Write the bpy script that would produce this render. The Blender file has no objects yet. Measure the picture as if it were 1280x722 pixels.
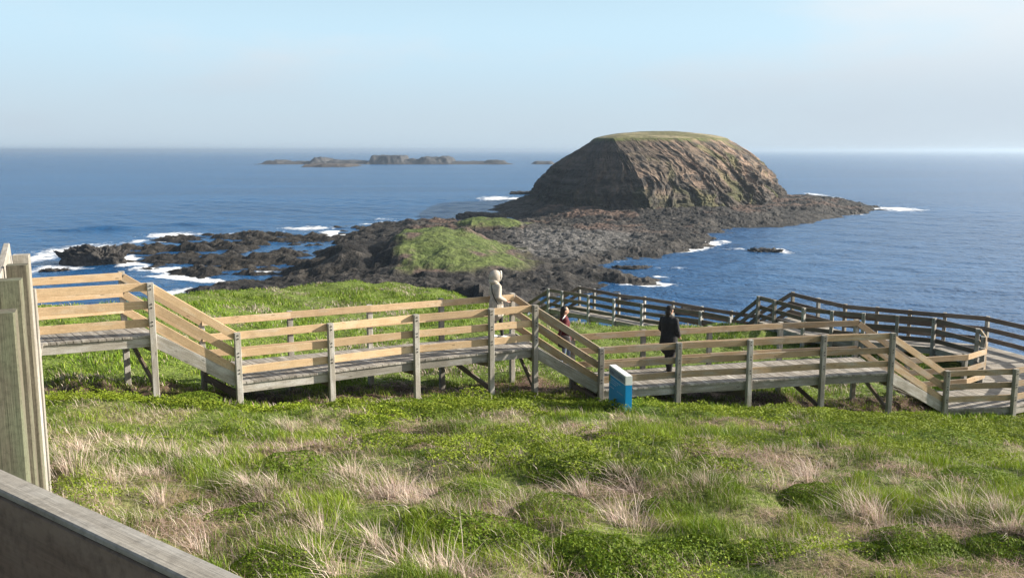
import bpy, bmesh, math, random
import numpy as np
from mathutils import Vector, Matrix

sc = bpy.context.scene
COL = sc.collection
R = math.radians
rng = np.random.default_rng(11)
random.seed(5)

# ------------------------------------------------------------------ camera, sky, sun, exposure
CAMZ = 30.0                                    # eye height above the sea
FPX, HORY = 1150.0, 187.5                      # focal length and horizon row, in 1280 px wide picture pixels
PITCH = math.atan((361 - HORY) / FPX)
cam_d = bpy.data.cameras.new('camera'); cam = bpy.data.objects.new('camera', cam_d); COL.objects.link(cam)
cam.location = (0, 0, CAMZ); cam.rotation_euler = (math.pi / 2 - PITCH, 0, 0)
cam_d.sensor_width = 36; cam_d.lens = 36 * FPX / 1280
cam_d.clip_start = 0.05; cam_d.clip_end = 150000
sc.camera = cam

SUN_EL, SUN_AZ = R(22), R(9)                   # azimuth from +X towards +Y
SUN = Vector((math.cos(SUN_EL) * math.cos(SUN_AZ), math.cos(SUN_EL) * math.sin(SUN_AZ), math.sin(SUN_EL)))
SUN_STRENGTH, SKY_STRENGTH, EXPOSURE = 5.0, 0.05, 1.2
HAZE_DENSITY = 0.00013

w = bpy.data.worlds.new('World'); sc.world = w; w.use_nodes = True
nt = w.node_tree; nt.nodes.clear()
def N(t, **kw):
    n = nt.nodes.new(t)
    for k, v in kw.items(): setattr(n, k, v)
    return n
out = N('ShaderNodeOutputWorld'); bg = N('ShaderNodeBackground')
sky = N('ShaderNodeTexSky', sky_type='NISHITA'); sky.sun_disc = False
sky.sun_elevation = SUN_EL; sky.sun_rotation = math.pi / 2 - SUN_AZ
sky.air_density = 1.0; sky.dust_density = 1.2; sky.ozone_density = 1.0
tc = N('ShaderNodeTexCoord')
sep = N('ShaderNodeSeparateXYZ'); nt.links.new(tc.outputs['Generated'], sep.inputs[0])
mp = N('ShaderNodeMapping'); mp.inputs['Scale'].default_value = (1.6, 1.6, 5.5); mp.inputs['Location'].default_value = (0.35, 0.2, 0.1)
nt.links.new(tc.outputs['Generated'], mp.inputs[0])
nz = N('ShaderNodeTexNoise'); nz.inputs['Scale'].default_value = 2.1; nz.inputs['Detail'].default_value = 7; nz.inputs['Roughness'].default_value = 0.52
nt.links.new(mp.outputs[0], nz.inputs['Vector'])
def math_node(op, a, b=None, clamp=False):
    m = N('ShaderNodeMath', operation=op); m.use_clamp = clamp
    for i, v in enumerate((a, b)):
        if v is None: continue
        if isinstance(v, (int, float)): m.inputs[i].default_value = v
        else: nt.links.new(v, m.inputs[i])
    return m.outputs[0]
def ramp(src, a, b, lo=0.0, hi=1.0):
    m = N('ShaderNodeMapRange', interpolation_type='SMOOTHSTEP'); nt.links.new(src, m.inputs[0])
    for i, v in enumerate((a, b, lo, hi)): m.inputs[i + 1].default_value = v
    return m.outputs[0]
# thin high haze everywhere, thicker pale cloud low down and towards the sun
low = ramp(sep.outputs[2], 0.0, 0.30, 1.0, 0.0)
east = ramp(sep.outputs[0], 0.15, 0.60, 0.0, 0.40)
edge = math_node('ADD', math_node('ADD', nz.outputs['Fac'], math_node('MULTIPLY', low, 0.10)), east)
cloud = ramp(edge, 0.56, 0.90, 0.0, 0.85)
ccol = N('ShaderNodeMix', data_type='RGBA'); ccol.inputs[6].default_value = (5.0, 5.8, 6.6, 1); ccol.inputs[7].default_value = (7.1, 7.6, 8.0, 1)
nt.links.new(ramp(sep.outputs[2], 0.03, 0.14), ccol.inputs[0])
mix0 = N('ShaderNodeMix', data_type='RGBA'); band = N('ShaderNodeMix', data_type='RGBA'); band.inputs[6].default_value = (5.3, 6.5, 7.5, 1); band.inputs[7].default_value = (5.5, 7.6, 9.0, 1)
nt.links.new(ramp(sep.outputs[2], 0.02, 0.13), band.inputs[0]); nt.links.new(band.outputs[2], mix0.inputs[7])
nt.links.new(sky.outputs[0], mix0.inputs[6]); nt.links.new(ramp(sep.outputs[2], 0.11, 0.32, 0.92, 0.0), mix0.inputs[0])
mix1 = N('ShaderNodeMix', data_type='RGBA')
nt.links.new(cloud, mix1.inputs[0]); nt.links.new(mix0.outputs[2], mix1.inputs[6]); nt.links.new(ccol.outputs[2], mix1.inputs[7])
glow = N('ShaderNodeMix', data_type='RGBA', blend_type='ADD'); glow.inputs[7].default_value = (9.0, 9.0, 8.6, 1)      # brighter sky towards the sun
nt.links.new(math_node('MULTIPLY', ramp(sep.outputs[0], 0.0, 0.70), ramp(sep.outputs[2], 0.13, 0.38, 0.05, 1.0)), glow.inputs[0]); nt.links.new(mix1.outputs[2], glow.inputs[6])
nt.links.new(glow.outputs[2], bg.inputs[0]); bg.inputs[1].default_value = SKY_STRENGTH
nt.links.new(bg.outputs[0], out.inputs[0])

sl = bpy.data.lights.new('sun', 'SUN'); sl.energy = SUN_STRENGTH; sl.angle = R(0.5); sl.color = (1.0, 0.90, 0.76)
so = bpy.data.objects.new('sun', sl); COL.objects.link(so)
so.rotation_euler = SUN.to_track_quat('Z', 'Y').to_euler(); so.location = (60, 5, 60)

vs = sc.view_settings; vs.view_transform = 'Standard'; vs.look = 'None'; vs.gamma = 1; vs.exposure = EXPOSURE; vs.use_curve_mapping = False
sc.render.engine = 'CYCLES'
sc.cycles.max_bounces = 6; sc.cycles.volume_bounces = 1; sc.cycles.transparent_max_bounces = 8

# ------------------------------------------------------------------ numbers: survey of the place
cT, sT = math.cos(PITCH), math.sin(PITCH)
def ray(px, py):
    x = (px - 640) / FPX; y = (361 - py) / FPX
    return np.array([x, cT + y * sT, -sT + y * cT])
def at_z(px, py, z):                           # absolute height z
    d = ray(px, py); return d * ((z - CAMZ) / d[2]) + np.array([0, 0, CAMZ])
def at_y(px, py, Y):
    d = ray(px, py); return d * (Y / d[1]) + np.array([0, 0, CAMZ])

def _h(ix, iy, iz, seed):
    h = (ix.astype(np.uint32) * np.uint32(374761393) + iy.astype(np.uint32) * np.uint32(668265263)
         + iz.astype(np.uint32) * np.uint32(2246822519) + np.uint32((seed * 3266489917) & 0xffffffff))
    h = (h ^ (h >> np.uint32(13))) * np.uint32(1274126177)
    h = (h ^ (h >> np.uint32(16))) * np.uint32(2654435761)
    h = h ^ (h >> np.uint32(15))
    return h.astype(np.float64) / 4294967295.0
def vnoise(x, y, z=None, seed=0):              # value noise 0..1
    x = np.asarray(x, float); y = np.asarray(y, float); z = np.zeros_like(x) if z is None else np.asarray(z, float)
    xi, yi, zi = np.floor(x).astype(np.int64), np.floor(y).astype(np.int64), np.floor(z).astype(np.int64)
    f = [t - ti for t, ti in ((x, xi), (y, yi), (z, zi))]
    u, v, q = [t * t * t * (t * (t * 6 - 15) + 10) for t in f]
    r = 0
    for dx in (0, 1):
        for dy in (0, 1):
            for dz in (0, 1):
                wt = (u if dx else 1 - u) * (v if dy else 1 - v) * (q if dz else 1 - q)
                r = r + wt * _h(xi + dx, yi + dy, zi + dz, seed)
    return r
def fbm(x, y, z=None, o=4, seed=0, gain=0.5):
    a, s, t, k = 1.0, 0.0, 0.0, 1.0
    for i in range(o):
        s = s + a * vnoise(np.asarray(x) * k, np.asarray(y) * k, None if z is None else np.asarray(z) * k, seed + i * 17); t += a; a *= gain; k *= 2.03
    return s / t
def worley(x, y, seed=0):
    xi, yi = np.floor(x).astype(np.int64), np.floor(y).astype(np.int64)
    best = np.full(x.shape, 9.0); hid = np.zeros(x.shape)
    for dx in (-1, 0, 1):
        for dy in (-1, 0, 1):
            cx, cy = xi + dx, yi + dy; zz = np.zeros_like(cx)
            px = cx + 0.15 + 0.7 * _h(cx, cy, zz, seed); py = cy + 0.15 + 0.7 * _h(cx, cy, zz, seed + 1)
            d = (px - x) ** 2 + (py - y) ** 2
            m = d < best; best = np.where(m, d, best); hid = np.where(m, _h(cx, cy, zz, seed + 2), hid)
    return np.sqrt(best), hid
def sstep(a, b, x):
    t = np.clip((x - a) / (b - a), 0, 1); return t * t * (3 - 2 * t)
def lerp3(a, b, t): return np.asarray(a) * (1 - t[..., None]) + np.asarray(b) * t[..., None]

# ------------------------------------------------------------------ materials
def mat(name):
    m = bpy.data.materials.new(name); m.use_nodes = True
    t = m.node_tree; b = t.nodes['Principled BSDF']; return m, t, b
def nd(t, kind, **kw):
    n = t.nodes.new(kind)
    for k, v in kw.items():
        if k == 'i':
            for a, c in v.items(): n.inputs[a].default_value = c
        else: setattr(n, k, v)
    return n
def mixc(t, fac, a, b, mode='MIX'):
    m = nd(t, 'ShaderNodeMix', data_type='RGBA', blend_type=mode)
    for s, v in ((0, fac), (6, a), (7, b)):
        if isinstance(v, bpy.types.NodeSocket): t.links.new(v, m.inputs[s])
        elif s == 0: m.inputs[0].default_value = v
        else: m.inputs[s].default_value = (*v, 1)
    return m.outputs[2]
def mrange(t, src, a, b, lo=0, hi=1):
    m = nd(t, 'ShaderNodeMapRange'); t.links.new(src, m.inputs[0])
    for i, v in enumerate((a, b, lo, hi)): m.inputs[i + 1].default_value = v
    return m.outputs[0]

def wood(name, light, dark, grey, greyamt, rough=0.75):
    m, t, b = mat(name)
    at = nd(t, 'ShaderNodeAttribute', attribute_name='wc'); tn = nd(t, 'ShaderNodeAttribute', attribute_name='tone')
    mp = nd(t, 'ShaderNodeMapping', i={'Scale': (1.2, 22, 22)}); t.links.new(at.outputs['Vector'], mp.inputs[0])
    g = nd(t, 'ShaderNodeTexNoise', i={'Scale': 1.6, 'Detail': 7, 'Roughness': 0.65, 'Distortion': 0.6}); t.links.new(mp.outputs[0], g.inputs['Vector'])
    mp2 = nd(t, 'ShaderNodeMapping', i={'Scale': (0.9, 4, 4)}); t.links.new(at.outputs['Vector'], mp2.inputs[0])
    p = nd(t, 'ShaderNodeTexNoise', i={'Scale': 2.0, 'Detail': 4}); t.links.new(mp2.outputs[0], p.inputs['Vector'])
    mk = nd(t, 'ShaderNodeMapping', i={'Scale': (2.2, 7.5, 7.5)}); t.links.new(at.outputs['Vector'], mk.inputs[0])
    k = nd(t, 'ShaderNodeTexVoronoi', i={'Scale': 1.0}); t.links.new(mk.outputs[0], k.inputs['Vector'])
    mpf = nd(t, 'ShaderNodeMapping', i={'Scale': (5, 190, 190)}); t.links.new(at.outputs['Vector'], mpf.inputs[0])
    gf = nd(t, 'ShaderNodeTexNoise', i={'Scale': 1.0, 'Detail': 5, 'Roughness': 0.7, 'Distortion': 0.3}); t.links.new(mpf.outputs[0], gf.inputs['Vector'])
    gm = nd(t, 'ShaderNodeMath', operation='ADD'); t.links.new(g.outputs['Fac'], gm.inputs[0])
    gs = nd(t, 'ShaderNodeMath', operation='MULTIPLY_ADD', i={1: .8, 2: -.4}); t.links.new(gf.outputs['Fac'], gs.inputs[0]); t.links.new(gs.outputs[0], gm.inputs[1])
    c = mixc(t, mrange(t, gm.outputs[0], 0.28, 0.72), dark, light)
    c = mixc(t, mrange(t, p.outputs['Fac'], 0.62 - 0.3 * greyamt, 0.80 - 0.3 * greyamt, 0, 0.9), c, grey)
    c = mixc(t, mrange(t, k.outputs['Distance'], 0.07, 0.13, 0.75, 0), c, [x * 0.35 for x in dark])
    sp = nd(t, 'ShaderNodeTexNoise', i={'Scale': 45.0, 'Detail': 4, 'Roughness': 0.7}); t.links.new(at.outputs['Vector'], sp.inputs['Vector'])
    st = nd(t, 'ShaderNodeTexNoise', i={'Scale': 3.0, 'Detail': 5, 'Roughness': 0.6}); t.links.new(at.outputs['Vector'], st.inputs['Vector'])
    c = mixc(t, mrange(t, sp.outputs['Fac'], 0.45, 0.70, 0, .45), c, [x * 0.45 for x in dark])
    c = mixc(t, mrange(t, st.outputs['Fac'], 0.52, 0.72, 0, .5), c, [x * 0.7 for x in dark])
    sc_ = mrange(t, tn.outputs['Fac'], 0, 1, 0.68, 1.22); t.nodes[-1].clamp = False
    mx_ = nd(t, 'ShaderNodeMath', operation='MAXIMUM', i={1: .12}); t.links.new(sc_, mx_.inputs[0]); sc_ = mx_.outputs[0]
    cm = nd(t, 'ShaderNodeCombineColor'); [t.links.new(sc_, cm.inputs[i]) for i in range(3)]
    c = mixc(t, 1.0, c, cm.outputs[0], 'MULTIPLY')
    t.links.new(c, b.inputs['Base Color']); b.inputs['Roughness'].default_value = rough; b.inputs['Specular IOR Level'].default_value = 0.3
    bp = nd(t, 'ShaderNodeBump', i={'Strength': 0.35, 'Distance': 0.006}); t.links.new(gm.outputs[0], bp.inputs['Height']); t.links.new(bp.outputs[0], b.inputs['Normal'])
    return m
PINE = wood('new_pine', (0.62, 0.46, 0.29), (0.47, 0.32, 0.18), (0.57, 0.47, 0.34), 0.3)
TAN = wood('faded_pine', (0.42, 0.31, 0.19), (0.28, 0.19, 0.11), (0.36, 0.31, 0.25), 0.5)
GREY = wood('weathered_timber', (0.36, 0.34, 0.30), (0.22, 0.20, 0.17), (0.42, 0.41, 0.39), 0.5, 0.85)
MOSS = wood('mossy_timber', (0.17, 0.155, 0.115), (0.075, 0.066, 0.048), (0.14, 0.155, 0.10), 0.5, 0.9)
OLD = wood('old_timber', (0.20, 0.155, 0.12), (0.11, 0.085, 0.068), (0.19, 0.17, 0.15), 0.4, 0.85)
DECK = wood('deck_timber', (0.36, 0.33, 0.29), (0.20, 0.18, 0.155), (0.44, 0.42, 0.38), 0.5, 0.85)
UMBER = wood('umber_timber', (0.17, 0.115, 0.088), (0.095, 0.065, 0.05), (0.20, 0.15, 0.12), 0.4, 0.8)
PALE = wood('pale_timber', (0.40, 0.40, 0.39), (0.26, 0.26, 0.25), (0.46, 0.46, 0.46), 0.5, 0.8)

def attr_mat(name, rough=0.9, noise=8.0, amp=0.5, bump=0.0, bdist=0.1, detail=6, spec=0.25, trans=0.0):
    m, t, b = mat(name)
    at = nd(t, 'ShaderNodeAttribute', attribute_name='col')
    geo = nd(t, 'ShaderNodeNewGeometry')
    n = nd(t, 'ShaderNodeTexNoise', i={'Scale': noise, 'Detail': detail, 'Roughness': 0.65}); t.links.new(geo.outputs['Position'], n.inputs['Vector'])
    f = mrange(t, n.outputs['Fac'], 0.3, 0.7, 1 - amp, 1 + amp)
    cm = nd(t, 'ShaderNodeCombineColor'); [t.links.new(f, cm.inputs[i]) for i in range(3)]
    c = mixc(t, 1.0, at.outputs['Color'], cm.outputs[0], 'MULTIPLY')
    t.links.new(c, b.inputs['Base Color']); b.inputs['Roughness'].default_value = rough; b.inputs['Specular IOR Level'].default_value = spec
    if bump:
        bp = nd(t, 'ShaderNodeBump', i={'Strength': bump, 'Distance': bdist}); t.links.new(n.outputs['Fac'], bp.inputs['Height']); t.links.new(bp.outputs[0], b.inputs['Normal'])
    if trans:
        tr = nd(t, 'ShaderNodeBsdfTranslucent'); t.links.new(c, tr.inputs['Color'])
        mx = nd(t, 'ShaderNodeMixShader', i={0: trans}); t.links.new(b.outputs[0], mx.inputs[1]); t.links.new(tr.outputs[0], mx.inputs[2])
        t.links.new(mx.outputs[0], t.nodes['Material Output'].inputs[0])
    return m
EARTH = attr_mat('earth', 0.95, 14.0, 0.75, 0.9, 0.06, 8)
ROCK = attr_mat('basalt', 0.8, 0.9, 0.7, 1.0, 0.9, 9, 0.25)
CLIFF = attr_mat('cliff', 0.9, 0.45, 0.5, 0.9, 0.8, 9, 0.2)
LEAFM = attr_mat('leaf', 0.7, 3.0, 0.25, trans=0.25)
BLADE = attr_mat('blade', 0.6, 2.0, 0.25, trans=0.2)
STRAW = attr_mat('straw', 0.7, 2.0, 0.25, trans=0.2)

def plain(name, col, rough=0.8, noise=30, amp=0.2, spec=0.3):
    m, t, b = mat(name)
    tcn = nd(t, 'ShaderNodeTexCoord'); n = nd(t, 'ShaderNodeTexNoise', i={'Scale': noise, 'Detail': 5}); t.links.new(tcn.outputs['Object'], n.inputs['Vector'])
    f = mrange(t, n.outputs['Fac'], 0.3, 0.7, 1 - amp, 1 + amp)
    cm = nd(t, 'ShaderNodeCombineColor'); [t.links.new(f, cm.inputs[i]) for i in range(3)]
    t.links.new(mixc(t, 1.0, col, cm.outputs[0], 'MULTIPLY'), b.inputs['Base Color'])
    b.inputs['Roughness'].default_value = rough; b.inputs['Specular IOR Level'].default_value = spec
    return m

# ------------------------------------------------------------------ mesh helpers
def tag(o, label=None, cat=None, group=None, kind=None):
    if label: o['label'] = label
    if cat: o['category'] = cat
    if group: o['group'] = group
    if kind: o['kind'] = kind
    return o
def empty(name, loc, label, cat, group=None):
    o = bpy.data.objects.new(name, None); COL.objects.link(o); o.location = loc; o.empty_display_size = 0.2
    return tag(o, label, cat, group)
def link(name, me, parent=None):
    o = bpy.data.objects.new(name, me); COL.objects.link(o)
    if parent: o.parent = parent
    return o
def np_mesh(name, V, F, m, col=None, smooth=True, loc=None):
    """V (n,3); F (k,3|4) int array; col (n,3) albedo per vertex"""
    V = np.asarray(V, np.float32)
    if loc is not None: V = V - np.asarray(loc, np.float32)
    F = np.asarray(F, np.int32); k, s = F.shape
    me = bpy.data.meshes.new(name)
    me.vertices.add(len(V)); me.vertices.foreach_set('co', V.ravel())
    me.loops.add(k * s); me.loops.foreach_set('vertex_index', F.ravel())
    me.polygons.add(k); me.polygons.foreach_set('loop_start', np.arange(0, k * s, s, dtype=np.int32))
    me.polygons.foreach_set('loop_total', np.full(k, s, np.int32))
    me.polygons.foreach_set('use_smooth', np.full(k, smooth, bool))
    me.update(calc_edges=True)
    if col is not None:
        a = me.attributes.new('col', 'FLOAT_COLOR', 'POINT')
        a.data.foreach_set('color', np.concatenate([col, np.ones((len(V), 1))], 1).astype(np.float32).ravel())
    me.materials.append(m)
    return me
def grid_faces(nx, ny, wrap=False):
    i = np.arange(nx if wrap else nx - 1); j = np.arange(ny - 1)
    I, J = np.meshgrid(i, j); I2 = (I + 1) % nx
    return np.stack([J * nx + I, J * nx + I2, (J + 1) * nx + I2, (J + 1) * nx + I], -1).reshape(-1, 4)

class MB:                                      # collects timber bars, each with its own grain offset and tone
    def __init__(s): s.V, s.F, s.W, s.T = [], [], [], []
    def bar(s, p0, p1, wid, hgt, up=(0, 0, 1), ch=0.004, tone=None):
        """wid along the sideways axis, hgt along up; the axis is the centre line"""
        p0, p1 = Vector(p0), Vector(p1); d = p1 - p0; L = d.length; d.normalize()
        up = Vector(up); side = d.cross(up)
        if side.length < 1e-5: side = d.cross(Vector((0, 1, 0)))
        side.normalize(); u2 = side.cross(d).normalized()
        a, b = wid / 2, hgt / 2; c = min(ch, a * 0.4, b * 0.4)
        prof = [(-a + c, -b), (a - c, -b), (a, -b + c), (a, b - c), (a - c, b), (-a + c, b), (-a, b - c), (-a, -b + c)]
        n0 = len(s.V); off = Vector((random.random() * 50, random.random() * 9, random.random() * 9))
        tn = random.random() if tone is None else tone
        for q, e in ((p0, 0), (p1, L)):
            for x, y in prof:
                s.V.append(tuple(q + side * x + u2 * y)); s.W.append((e + off.x, x + off.y, y + off.z)); s.T.append(tn)
        for k in range(8):
            k2 = (k + 1) % 8; s.F.append((n0 + k, n0 + k2, n0 + 8 + k2, n0 + 8 + k))
        s.F.append(tuple(n0 + k for k in reversed(range(8)))); s.F.append(tuple(n0 + 8 + k for k in range(8)))
        return s
    def slab(s, a, b, c, d, thick, tone=None):
        """a board with the four top corners a b c d"""
        n0 = len(s.V); off = (random.random() * 50, random.random() * 9, random.random() * 9); tn = random.random() if tone is None else tone
        for z in (0, -thick):
            for p, q in ((a, (0, 0)), (b, (1, 0)), (c, (1, 1)), (d, (0, 1))):
                p = Vector(p); s.V.append((p.x, p.y, p.z + z)); L = (Vector(d) - Vector(a)).length; wd = (Vector(b) - Vector(a)).length
                s.W.append((q[1] * L + off[0], q[0] * wd + off[1], z + off[2])); s.T.append(tn)
        for f in ((0, 1, 2, 3), (7, 6, 5, 4), (0, 4, 5, 1), (1, 5, 6, 2), (2, 6, 7, 3), (3, 7, 4, 0)): s.F.append(tuple(n0 + i for i in f))
        return s
    def build(s, name, m, parent):
        loc = parent.matrix_basis.translation
        me = bpy.data.meshes.new(name)
        me.from_pydata([(x - loc.x, y - loc.y, z - loc.z) for x, y, z in s.V], [], s.F)
        a = me.attributes.new('wc', 'FLOAT_VECTOR', 'POINT'); a.data.foreach_set('vector', np.array(s.W, np.float32).ravel())
        a = me.attributes.new('tone', 'FLOAT', 'POINT'); a.data.foreach_set('value', np.array(s.T, np.float32))
        me.materials.append(m)
        bm = bmesh.new(); bm.from_mesh(me); bmesh.ops.recalc_face_normals(bm, faces=bm.faces); bm.to_mesh(me); bm.free()
        return link(name, me, parent)

# ------------------------------------------------------------------ boardwalk survey (plan positions, from the rail tops)
RAILH = 1.08
Z_B, Z_A, Z_C, Z_D, Z_F = CAMZ - 3.75, CAMZ - 4.9, CAMZ - 5.9, CAMZ - 7.1, CAMZ - 8.4
def rt(z, *pts): return [at_z(x, y, z + RAILH) for x, y in pts]
B_near = rt(Z_B, (44, 361), (187, 353)); B_far = rt(Z_B, (25, 348.3), (152, 340.5))
A_near = rt(Z_A, (295, 415), (411, 404), (518, 393), (612, 385.5), (667, 381))
A_far = rt(Z_A, (252, 398), (363, 389.4), (463, 381.6), (553, 374.5), (642, 367.5))
C_near = rt(Z_C, (750, 434), (847, 428), (936, 424), (1028, 419), (1114, 416))
C_far = rt(Z_C, (717, 418), (806, 412.5), (889, 408), (978, 403.5), (1073, 400))
D_near = rt(Z_D, (1182, 463), (1267, 460.3)) + [np.array([16.2, 26.2, Z_D + RAILH]), np.array([17.7, 28.3, Z_D + RAILH]), np.array([18.1, 30.6, Z_D + RAILH])]
D_far = rt(Z_D, (1137, 447), (1210, 443), (1233, 436), (1233, 421), (1226, 411))
E_far = [D_near[-1].copy()] + rt(Z_D, (1233, 395.5), (1181, 391.3), (1137, 387.7), (1096, 384), (1055, 380.3), (1021, 372.7), (989, 365))
E_near = rt(Z_D, (1226, 411), (1170, 397.5), (1122, 394), (1080, 391.2), (1041, 388), (1007, 384.5), (971, 375), (950.5, 370))
F_near = rt(Z_F, (687, 360.5), (704, 363.5), (737, 368.5), (769, 373.5), (804, 379.5), (841, 384.5), (877, 389), (914, 396))
F_far = rt(Z_F, (723, 357.5), (741.5, 361), (772.5, 367), (804.5, 371), (840, 376.5), (876, 383), (913, 388.5), (944, 393))
for L in (B_near, B_far, A_near, A_far, C_near, C_far, D_near, D_far, E_near, E_far, F_near, F_far):
    for p in L: p[2] -= RAILH

# ------------------------------------------------------------------ headland surface
cp = []
def G(px, py, Y): cp.append(at_y(px, py, Y))
for p, (x, y) in zip([B_near[1]] + A_near + C_near + D_near[:2],
                     [(190, 496), (295, 504), (411, 506), (518, 498), (612, 496), (667, 496), (750, 502), (847, 504), (936, 510), (1028, 516), (1114, 517), (1182, 519), (1267, 520)]):
    G(x, y, p[1])
for a in ((640, 722, 7.0), (1280, 722, 7.2), (250, 722, 6.8), (640, 600, 11.2), (1000, 600, 11.4), (200, 600, 10.8), (1270, 600, 12), (640, 550, 14.8), (1100, 555, 15.5),
          (642, 478, A_far[4][1]), (1069, 499, C_far[4][1]), (157, 487, B_far[1][1]), (860, 487, 25.2),
          (45, 387, 27), (100, 384, 30), (160, 377, 33), (230, 369, 38), (300, 363, 42), (360, 357, 45), (430, 351.5, 47), (500, 355, 47), (560, 368, 45),
          (600, 377, 43), (650, 392, 40), (690, 400, 38.5), (716, 405, 38), (775, 413, 37), (850, 408, 38), (940, 408, 37)):
    G(*a)
for a in ((-15, 17, -4.6), (-22, 15, -4.9), (-7, 8, -3.2), (13, 12, -5.0), (20, 24, -8.0), (0, 0, -2.4), (0, -20, -1.8), (-20, -10, -2.4), (20, -10, -3.2),
          (-25, 30, -5.6), (24, 5, -5.2), (0, 3, -2.75), (-3, 3.5, -2.7), (0, -40, -1), (0, 34, -6.75), (-7, 34, -6.3), (12.5, 29, -7.55), (15, 28.5, -7.6), (14, 33.5, -7.6), (11, 35.5, -7.6), (16.5, 32, -7.75)):
    cp.append(np.array([a[0], a[1], a[2] + CAMZ]))
cp = np.array(cp)
def _tps(d2): return np.where(d2 > 0, d2 * np.log(np.maximum(d2, 1e-12)), 0)
_n = len(cp)
_K = _tps(((cp[:, None, :2] - cp[None, :, :2]) ** 2).sum(-1)) + np.eye(_n) * 2.0
_P = np.concatenate([np.ones((_n, 1)), cp[:, :2]], 1)
_M = np.block([[_K, _P], [_P.T, np.zeros((3, 3))]])
_S = np.linalg.solve(_M, np.concatenate([cp[:, 2], np.zeros(3)]))
cr = [(-60, 12), (-30, 22)] + [tuple(at_y(x, y, Y)[:2]) for x, y, Y in ((45, 387, 27), (100, 384, 30), (160, 377, 33), (230, 369, 38), (300, 363, 42), (430, 351, 47), (500, 354, 47), (560, 368, 45), (650, 391, 40), (716, 404, 38), (775, 413, 37), (850, 408, 38), (940, 408, 37))] + [(13, 36), (17, 34.5), (20.5, 31), (24, 22), (28, 5), (34, -25), (60, -60)]
cr = np.array(sorted(cr))
def base_ground(x, y):
    x = np.asarray(x, float); y = np.asarray(y, float); shp = x.shape; x = x.ravel(); y = y.ravel()
    yc = np.interp(x, cr[:, 0], cr[:, 1])
    xx = np.clip(x, -26, 26); yy = np.clip(np.minimum(y, yc + 3), -40, 50)
    z = np.empty_like(x)
    for a in range(0, len(x), 20000):
        q = np.stack([xx[a:a + 20000], yy[a:a + 20000]], 1)
        d2 = ((q[:, None] - cp[None, :, :2]) ** 2).sum(-1)
        z[a:a + 20000] = _tps(d2) @ _S[:_n] + _S[_n] + q @ _S[_n + 1:]
    d = np.maximum(0, y - yc)
    z = z - 0.75 * d * d / (d + 4) * (1 + 0.25 * (fbm(x * .2, y * .2, o=3, seed=9) - .5))
    return np.maximum(z, -4).reshape(shp)
def near_edge_y(x):                            # plan line of the boardwalk's near edge
    P = np.array([p[:2] for p in B_near + A_near + C_near + D_near[:3]])
    return np.interp(x, P[:, 0], P[:, 1])
def ground(x, y):
    x = np.asarray(x, float); y = np.asarray(y, float)
    z = base_ground(x, y)
    v = near_edge_y(x) - y
    mound = (fbm(x * .55, y * .55, o=3, seed=3) - .5) * .36 + (fbm(x * 1.5, y * 1.5, o=2, seed=4) - .5) * .19 + (vnoise(x * 3.3, y * 3.3, seed=6) - .5) * .09
    damp = sstep(0.0, 1.2, np.abs(v - 0.4)) * .75 + .25
    return z + mound * damp
def gz(x, y): return float(ground(np.array([x]), np.array([y]))[0])

# cover fields (what grows where), all in plan metres
def fields(x, y):
    v0 = near_edge_y(x) - y
    v = v0 + (fbm(x * .5, y * .5, o=3, seed=21) - .5) * 2.6
    n1 = fbm(x * .42 + 3, y * .42, o=4, seed=31); n2 = fbm(x * .8, y * .55 + 7, o=3, seed=41)
    band = sstep(2.2 + np.clip((x - 2) * .30, 0, 3.0), 1.2 + np.clip((x - 2) * .30, 0, 3.0), v) * sstep(-1.0, 0.0, v + .6)
    leafy = np.clip(band + sstep(.56, .64, n1), 0, 1) * (v > -3.5)
    dry = sstep(.53, .62, n2) * (1 - band) * sstep(1.2, 2.6, v)
    bare = .8 * sstep(.60, .69, fbm(x * .6 + 9, y * .6, o=3, seed=51)) * (1 - band) * sstep(1.5, 3, v)
    for bx, by, br_, bs in ((-5.2, 10.6, 2.4, .9), (-3.8, 12.6, 1.3, .8), (-1.6, 10.6, 1.2, .9), (-.4, 9.6, .8, .9), (2.3, 11.5, 1.0, .6), (5.5, 14.0, 1.6, .7), (6.2, 10.5, 1.4, .6)):
        gq = bs * np.exp(-((x - bx) ** 2 + ((y - by) * .7) ** 2) / br_ ** 2); dry = np.maximum(dry, gq * (1 - band) * (.35 + 1.3 * n2)); leafy = leafy * (1 - .8 * gq * (1 - band))
    for bx, by, br_ in ((-3.0, 14.0, .9), (.1, 9.3, .8), (-3.1, 8.4, .7), (-2.4, 8.0, .5), (-5.6, 9.6, .6), (4.0, 11.0, .6), (1.2, 10.4, .5), (-1.6, 15.2, .7)):
        gq = np.exp(-(((x - bx) ** 2 + ((y - by) * .8) ** 2) / br_ ** 2) ** 1.5); bare = np.maximum(bare, gq * (.5 + n1)); leafy = leafy * (1 - .9 * gq)
    under = sstep(.12, -.2, v0) * sstep(-2.6, -1.9, v0)                      # starved bare soil under the decks, with shade painted into its colour
    return leafy * (1 - .92 * under), np.clip(dry, 0, 1) * (1 - under), np.clip(np.maximum(bare, under), 0, 1), v

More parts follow.
